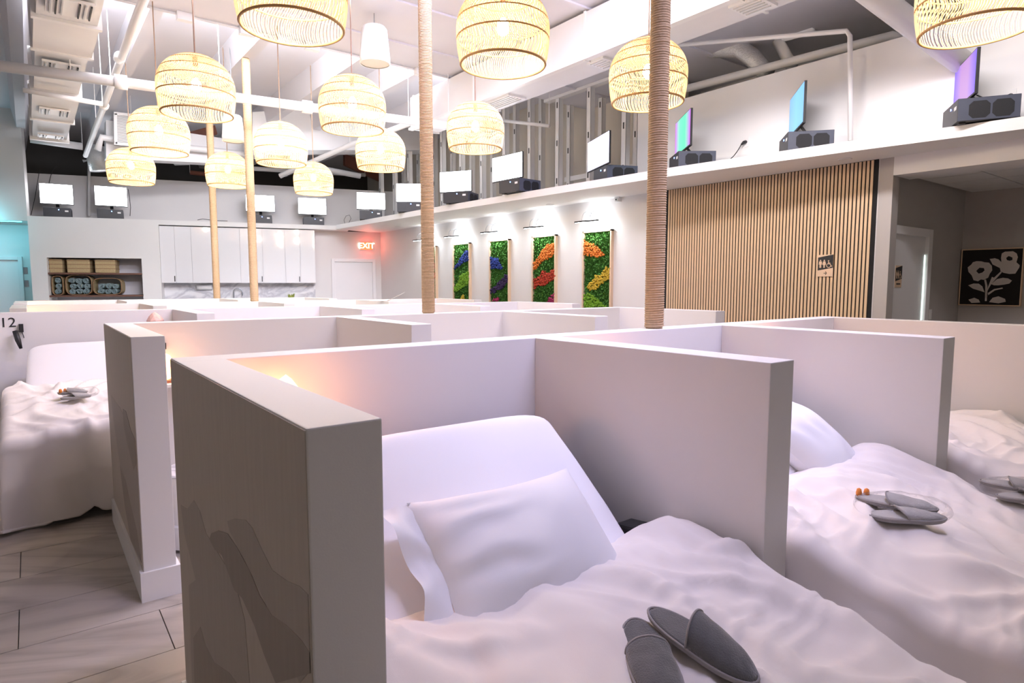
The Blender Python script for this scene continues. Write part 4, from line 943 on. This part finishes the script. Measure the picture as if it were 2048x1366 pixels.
def pillow_mesh(M, L_=.62, H_=.44, T=.105, flange=.085, seed=0):
    def surf(sgn):
        def fn(u, v):
            a, b = u * 2 - 1, v * 2 - 1
            x = a * L_ / 2 * (1 - .07 * (1 - b * b) * abs(a) ** 3 * 0) ; y = b * H_ / 2
            x *= 1 - .10 * (1 - abs(b) ** 1.5) * (abs(a) ** 4) * .6; y *= 1 - .14 * (1 - abs(a) ** 1.5) * (abs(b) ** 4)
            h = T * (max(0, 1 - abs(a) ** 2.6) * max(0, 1 - abs(b) ** 2.4)) ** .62
            w = 0
            if a < .2: w = .010 * (.2 - a) * math.sin(b * 13 + seed + 2.5 * noise.noise(Vector((a * 2, b * 2, seed)))) * (1 - abs(b) ** 4)
            w += noise.noise(Vector((x * 7, y * 7, seed))) * .008
            return M @ Vector((x, y, sgn * h + (w * (h / T) if sgn > 0 else 0)))
        return fn
    mb = MB(); mb.grid(48, 36, surf(1)); mb.grid(48, 36, surf(-1))
    fl = MB().grid(10, 36, lambda u, v: M @ Vector((-L_ / 2 + .02 - u * flange - .012 * math.sin(v * 9), (v * 2 - 1) * H_ / 2 * (.97 + .05 * u), .022 * u * math.sin(v * 15 + seed) + .006 * noise.noise(Vector((v * 9, u * 3, seed))))))
    return mb, fl
def recliner(xc, Y0, label, seed, lift=0):
    t = thing('recliner_bed', label, 'recliner bed', (xc, Y0 - .9, 0), 'recliner beds')
    obj('sheeted_mattress', sheet_mesh(xc, Y0, seed), M_sheet, t, smooth=True)
    for s in (-1, 1):
        x = xc + s * .565
        ar = [(Y0 - .58, .585), (Y0 - .64, .635), (Y0 - .80, .655), (Y0 - 1.05, .645), (Y0 - 1.10, .61), (Y0 - 1.06, .575), (Y0 - .70, .555), (Y0 - .60, .55)]
        obj('armrest', MB().prism([(x - .045, y, z) for y, z in ar], (.09, 0, 0)), M_recl, t, bevel=.012)
        obj('arm_post', B(x - .02, Y0 - .95, .28, x + .02, Y0 - .85, .57).box(x - .02, Y0 - .62, .28, x + .02, Y0 - .70, .55), M_recl, t)
    obj('back_shell', MB().prism([(xc - .42, Y0 - .20, .45), (xc - .42, Y0 - .12, .80), (xc - .42, Y0 - .20, .95), (xc - .42, Y0 - .28, .78), (xc - .42, Y0 - .55, .45)], (.84, 0, 0)), M_recl, t)
    obj('seat_base', B(xc - .50, Y0 - 1.9, .16, xc + .50, Y0 - .45, .31), M_recl, t, bevel=.01)
    for dx in (-.42, .42):
        for dy in (.55, 1.8): obj('leg', B(xc + dx - .03, Y0 - dy - .03, 0, xc + dx + .03, Y0 - dy + .03, .165), M_recl, t)
    return t
def duvet(xc, Y0, label, seed, **k):
    o = obj('duvet', duvet_mesh(xc, Y0, seed, **k), M_duvet, smooth=True); tag(o, label, 'duvet', 'white duvets')
    m = o.modifiers.new('thickness', 'SOLIDIFY'); m.thickness = .018; m.offset = -1
    return o
Y1 = 2.19 - .001
beds = [(1.16, Y1, 1.3, 0, 'nearest'), (2.62, Y1, 4.7, .0, 'second'), (4.04, Y1, 8.2, .02, 'third')]
recliner(1.16, Y1, 'white sheeted recliner bed in the nearest pod, grey slippers on it', 1.3)
recliner(2.62, Y1, 'white sheeted recliner bed in the second pod from the camera', 4.7)
recliner(4.04, Y1, 'white sheeted recliner bed in the third pod at the right edge', 8.2)
recliner(.43, 6.869, 'white sheeted recliner bed under the number 12', 2.2, .04)
duvet(1.16, Y1, 'white duvet with two loose grey slippers on the nearest bed', 1.3)
duvet(2.62, Y1, 'rumpled white duvet on the second bed, wrapped slippers on it', 4.7, lift=.01)
duvet(4.04, Y1, 'white duvet on the bed at the right edge', 8.2, lift=.035, dfoot=1.95, hw=.555)
duvet(.43, 6.869, 'white duvet hanging to the floor on the bed under number 12', 2.2, lift=.06, dfoot=1.96, foot=.62, side=.42)
# pillow on the nearest bed, lying on the slope of the backrest
def slope_frame(Y0):
    a, b = Vector((0, Y0 - .42, .955)), Vector((0, Y0 - .76, .645)); v = (a - b).normalized(); n = Vector((0, -v.z, v.y)); return b, v, n
b0, sv, sn = slope_frame(Y1)
def onslope(px, off): return onplane(px[0], px[1], b0 + sn * off, sn)
def pillow(M, lab, seed, **k):
    mb, fl = pillow_mesh(M, seed=seed, **k); t = thing('pillow', lab, 'pillow', M.translation)
    obj('pillow_body', mb, M_sheet, t, smooth=True)
    f = obj('pillowcase_flap', fl, M_sheet, t, smooth=True)
c = onslope((1040, 1095), .085); u = (onslope((1200, 1040), .05) - onslope((900, 1130), .05)).normalized(); v = sn.cross(u).normalized()
pillow(frame_mat(c + u * .02, u, v), 'white pillow with open flap leaning on the nearest bed backrest', 2.0)
c2 = Vector((2.93, Y1 - .70, .70)) + sn * .06; u2 = (-sv + Vector((.30, 0, 0))).normalized(); v2 = sn.cross(u2).normalized()
pillow(frame_mat(c2, u2, v2), 'white pillow at the right of the second bed backrest', 5.0, L_=.46, H_=.42, flange=.02)

# slippers
def outline(L_, W, n=40):
    P = []
    for k in range(n):
        a = k * 2 * PI / n; x = math.cos(a); y = math.sin(a)
        w = W / 2 * (.86 + .14 * (x * .5 + .5)) * (1 - .06 * math.exp(-((x + .1) / .35) ** 2))
        P.append((L_ / 2 * math.copysign(abs(x) ** .85, x) + L_ / 2, y * w))
    return P
def slipper(M, lab, L_=.285, W=.124, mat=None, group=None, flat=1.0, wrapped=False):
    mat = mat or M_slipper
    t = thing('slipper', lab, 'slipper', M.translation, group)
    O = outline(L_, W); n = len(O); m = MB()
    def ring(z, k): return [M @ Vector(((x - L_ / 2) * k + L_ / 2, y * k, z)) for x, y in O]
    def stack(levels):
        mb = MB(); vv = []
        for z, k in levels: vv += ring(z, k)
        ff = [(j * n + i, j * n + (i + 1) % n, (j + 1) * n + (i + 1) % n, (j + 1) * n + i) for j in range(len(levels) - 1) for i in range(n)]
        ff += [tuple(range(n - 1, -1, -1)), tuple((len(levels) - 1) * n + i for i in range(n))]
        return mb.add(vv, ff)
    obj('sole', stack([(0, .95), (.004, 1.0), (.010, 1.0), (.012, .985)]), M_trim, t, smooth=False)
    obj('piping', MB().tube([M @ Vector(((x - L_ / 2) * 1.01 + L_ / 2, y * 1.01, .0135)) for x, y in O], .0035, 6, closed=True), M_trim, t, smooth=True)
    obj('insole', stack([(.012, .97), (.017, .96), (.019, .92)]), mat, t)
    # vamp: vault over the front, open at the back edge
    x0 = .44 * L_
    def fn(u, v):
        a = v * PI; xx = x0 + (L_ * .995 - x0) * u; xn = (xx / L_) * 2 - 1
        half = W / 2 * (.86 + .14 * (xn * .5 + .5)) * math.sqrt(max(0, 1 - abs(xn) ** 2.3)) * .955
        h = .056 * flat * (1 - u) ** .55 * (1 - .15 * u) + .012 * (1 - u ** 6)
        back = -.03 * math.sin(a) * (1 - u) ** 2 * (-1)
        wob = .003 * noise.noise(Vector((u * 6, v * 6, L_)))
        return M @ Vector((xx + back * -.6, math.cos(a) * half, .014 + math.sin(a) ** .8 * h + wob))
    vo = obj('vamp', MB().grid(20, 24, fn), mat, t, smooth=True); md = vo.modifiers.new('thickness', 'SOLIDIFY'); md.thickness = .006; md.offset = -1
    obj('vamp_edge', MB().tube([fn(0, k / 23) for k in range(24)], .0028, 6), M_trim, t, smooth=True)
    return t
def dz(x, y, seed=1.3, xc=1.16, Y0=Y1, lift=0): return duvet_top_z(x - xc, Y0 - y, seed, lift, .045)
def place(heel, toe, seed, xc, lift=0, dzoff=0, roll=0):
    h = Vector((heel[0], heel[1], dz(*heel, seed, xc, Y1, lift) + dzoff + .004)); tt = Vector((toe[0], toe[1], dz(*toe, seed, xc, Y1, lift) + .006))
    u = (tt - h).normalized(); v = Vector((0, 0, 1)).cross(u).normalized(); n = u.cross(v); v = (v * math.cos(roll) + n * math.sin(roll))
    return frame_mat(h, u, v)
hz = dz(1.28, 1.1)
def hitz(px, z0, seed, xc, lift=0):
    z = z0
    for _ in range(6): p = onZ(px[0], px[1], z); z = dz(p.x, p.y, seed, xc, Y1, lift)
    return (p.x, p.y)
hA = hitz((1268, 1250), .62, 1.3, 1.16); dirA = Vector((hitz((1322, 1400), .62, 1.3, 1.16)[0] - hA[0], hitz((1322, 1400), .62, 1.3, 1.16)[1] - hA[1])).normalized() * .28
slipper(place(hA, (hA[0] + dirA.x, hA[1] + dirA.y), 1.3, 1.16), 'loose grey slipper lying flat, toe towards the bottom edge', flat=.45)
hB = hitz((1296, 1246), .64, 1.3, 1.16); tB = hitz((1462, 1352), .62, 1.3, 1.16); dirB = Vector((tB[0] - hB[0], tB[1] - hB[1])).normalized() * .28
slipper(place(hB, (hB[0] + dirB.x, hB[1] + dirB.y), 1.3, 1.16, dzoff=.022), 'loose grey slipper crossing over the other at the heel')
def wrapped(pc, ang, seed, xc, lift, lab, Y0=Y1, earplug=True, s=1.0):
    z = duvet_top_z(pc[0] - xc, Y0 - pc[1], seed, lift, .045) + .006
    u = Vector((math.cos(ang), math.sin(ang), 0)); v = Vector((-u.y, u.x, 0))
    g = pm('wrapped_plush', (.40, .39, .38), .7, .2, 30, .3, 200)
    for k, (off, da, dz_, nm) in enumerate(((-.035, 0, 0, 'lower'), (.045, -.50, .022, 'upper'))):
        uu = (u * math.cos(da) + v * math.sin(da)); vv = Vector((-uu.y, uu.x, 0)); o = Vector((pc[0], pc[1], z + dz_)) + v * off - uu * .13
        slipper(frame_mat(o, uu, vv), '%s grey slipper in clear wrap %s' % (nm, lab), L_=.26 * s, W=.112 * s, mat=g, flat=.35, group='wrapped slippers ' + lab)
    bag = MB(); c = Vector((pc[0], pc[1], z + .028))
    def fn(a, b):
        th = a * 2 * PI; ph = (b - .5) * PI; q = Vector((math.cos(th) * abs(math.cos(ph)) ** .4 * .165 * s, math.sin(th) * abs(math.cos(ph)) ** .4 * .12 * s, math.sin(ph) * .034 + .006))
        return c + u * q.x + v * q.y + Vector((0, 0, q.z + .006 * noise.noise(Vector((q.x * 25, q.y * 25, seed)))))
    bag.grid(30, 14, fn, closed_u=True)
    bo = obj('plastic_wrap', bag, M_plastic, smooth=True); tag(bo, 'clear plastic bag around the slippers ' + lab, 'plastic bag')
    if earplug:
        e = c + v * .11 * s - u * .09 + Vector((0, 0, .02)); tt = thing('earplugs', 'orange earplugs beside the slippers ' + lab, 'earplugs', e - Vector((0, 0, .015)))
        for k in (-1, 1): obj('plug', MB().lathe([(.001, -.012), (.010, -.012), (.011, 0), (.008, .014), (.001, .018)], 12, e + u * .014 * k), M_orange, tt, smooth=True)
p2 = hitz((1803, 1035), .66, 4.7, 2.62, .01); wrapped(p2, -.75, 4.7, 2.62, .01, 'on the second bed')
p3 = hitz((2050, 995), .68, 8.2, 4.04, .035); wrapped(p3, -.75, 8.2, 4.04, .035, 'at the right edge', earplug=False)
p12 = onZ(162, 790, .72); wrapped((p12.x, p12.y), .2, 2.2, .43, .06, 'on the bed under number 12', Y0=6.869, s=.7)

# ================================================================== POD FITTINGS
# number, reader lamp and bracket on the row three headboard
yb3 = 6.87
q = onY(24, 655, yb3); c = onY(15.5, 646, yb3)
tag(obj('pod_number', text_poly('12', .116, frame_mat(Vector((c.x, yb3 - .002, c.z)), (1, 0, 0), (0, 0, 1)), .002), M_black), 'black number 12 on the third partition row', 'number')
t = thing('reading_lamp', 'black reading lamp on a bracket below the number 12', 'wall lamp', onY(40, 660, yb3))
a, b = onY(37, 648, yb3), onY(44, 664, yb3)
obj('bracket', B(min(a.x, b.x), yb3 - .03, min(a.z, b.z), max(a.x, b.x) + .012, yb3, max(a.z, b.z)), M_black, t)
obj('lamp_tube', MB().tube([onY(30, 662, yb3 - .05), onY(36, 680, yb3 - .07), onY(42, 697, yb3 - .09)], [.02, .022, .012], 10), M_black, t, smooth=True)
obj('lamp_arm', MB().tube([onY(40, 660, yb3 - .02), onY(34, 665, yb3 - .05)], .006, 6), M_black, t)
obj('lead', MB().tube([onY(44, 664, yb3 - .01), onY(47, 672, yb3 - .01), onY(48, 676, yb3 - .01)], .003, 5), M_black, t)
# lamps on small corner shelves
def rock(c, r, h, seed, pts=9):
    bm = bmesh.new(); bmesh.ops.create_icosphere(bm, subdivisions=2, radius=1)
    v = [Vector(c) + Vector((p.co.x * r * (1 - .45 * max(0, p.co.z)) * (1 + .28 * noise.noise(p.co * 1.7 + Vector((seed, 0, 0)))), p.co.y * r * (1 - .45 * max(0, p.co.z)) * (1 + .28 * noise.noise(p.co * 1.7 + Vector((0, seed, 0)))), (p.co.z + 1) / 2 * h)) for p in bm.verts]
    f = [tuple(x.index for x in q.verts) for q in bm.faces]; bm.free(); return MB().add(v, f)
def salt_lamp(x, yb, zsh, r, h, lab, e=5.0, lit=True, right=False):
    s = tag(obj('corner_shelf', MB().prism([(x - .12, yb - .001, zsh - .02), (x + .12, yb - .001, zsh - .02), (x + .12, yb - .14, zsh - .02), (x + .06, yb - .20, zsh - .02), (x - .06, yb - .20, zsh - .02), (x - .12, yb - .14, zsh - .02)], (0, 0, .02)), M_white), 'small white shelf under the ' + lab, 'shelf', 'corner shelves in the pods')
    t = thing('salt_lamp', lab, 'lamp', (x, yb - .10, zsh), 'salt lamps in the pods')
    obj('wood_base', MB().lathe([(.001, 0), (r * .75, 0), (r * .75, .018), (.001, .018)], 20, (x, yb - .10, zsh)), M_shelf, t)
    obj('salt_crystal', rock((x, yb - .10, zsh + .016), r, h, x * 3 + yb), M_salt if lit else M_pink, t)
    if lit: point('salt_lamp_light', (x, yb - .10, zsh + h * .62 + .0), e, (1.0, .42, .20), .03).location.y = yb - .10 - r - .02
salt_lamp(.66, 2.19, .985, .065, .22, 'glowing salt lamp in the corner of the nearest pod', 1.6)
salt_lamp(.66, 4.53, .90, .060, .17, 'flame-shaped salt lamp behind the second end panel', 0.9)
salt_lamp(2.12, 2.19, .96, .06, .18, 'salt lamp hidden in the second pod corner', 1.3)
salt_lamp(3.57, 2.19, .96, .06, .18, 'salt lamp hidden in the third pod corner', 2.1)
salt_lamp(.93, 6.87, 1.08, .075, .16, 'pale pink unlit crystal in the pod under number 12', lit=False)
salt_lamp(.12, 9.21, .98, .06, .16, 'salt lamp glowing in the fourth row left pod', 1.7)
salt_lamp(.12, 11.5, .98, .06, .16, 'salt lamp glowing in the farthest row left pod', 2.1)
salt_lamp(1.40, 11.5, .98, .06, .16, 'salt lamp glowing in the farthest row second pod', 1.3)
salt_lamp(4.45, 9.21, .98, .06, .16, 'salt lamp glowing in the fourth row right pod', 1.3)
# hook above the second lamp
t = thing('wall_hook', 'small black hook above the flame-shaped salt lamp', 'hook', (.63, 4.52, 1.11))
obj('hook_bar', MB().tube([(.56, 4.49, 1.105), (.66, 4.49, 1.108), (.66, 4.50, 1.125)], .006, 6), M_black, t)
obj('hook_plate', B(.65, 4.50, 1.105, .675, 4.53, 1.145), M_black, t)
# round side table with tray behind the second end panel
t = thing('side_table', 'round white side table behind the second end panel', 'side table', (.70, 3.95, 0))
obj('table_top', MB().lathe([(.001, .44), (.165, .44), (.17, .447), (.165, .455), (.001, .455)], 40, (.70, 3.95, 0)), M_marble, t, smooth=False)
obj('table_drum', MB().lathe([(.14, .16), (.15, .44)], 32, (.70, 3.95, 0)), M_white, t, smooth=True)
obj('table_base', MB().lathe([(.001, .02), (.15, .02), (.15, .15), (.14, .16), (.001, .16)], 32, (.70, 3.95, 0)), M_white, t)
t2 = thing('trinket_dish', 'dark dish with pink stone on the side table', 'dish', (.66, 3.92, .455))
obj('dish', MB().lathe([(.001, .003), (.04, .003), (.055, .015), (.05, .015), (.037, .006), (.001, .006)], 20, (.66, 3.92, .455)), M_recl, t2, smooth=True)
obj('stone', rock((.65, 3.92, .461), .022, .025, 2), M_pink, t2)
t = thing('power_strip', 'black power adapter on the floor by the side table', 'adapter', (.66, 4.42, 0))
obj('adapter_body', B(.58, 4.38, 0, .80, 4.47, .055), M_black, t, bevel=.006)
obj('adapter_lead', MB().tube([(.62, 4.42, .05), (.60, 4.40, .10), (.66, 4.45, .13), (.80, 4.47, .10)], .006, 6), M_black, t, smooth=True)
# paper leaflet standing on the fourth row
pl = thing('paper_leaflet', 'folded white paper on top of a far partition', 'paper', onZ(778, 601, HP + .01))
q = onZ(770, 602, HP + .003); dd = Vector((q.x, q.y, 0)).normalized(); sd = Vector((dd.y, -dd.x, 0))
obj('sheet', MB().add([q + sd * -.22, q + sd * .02, q + sd * .24 + Vector((0, 0, .10)), q + sd * -.22 + dd * .10, q + sd * .05 + dd * .1, q + sd * .30 + dd * .1 + Vector((0, 0, .13))], [(0, 1, 4, 3), (1, 2, 5, 4)]), M_paper, pl)
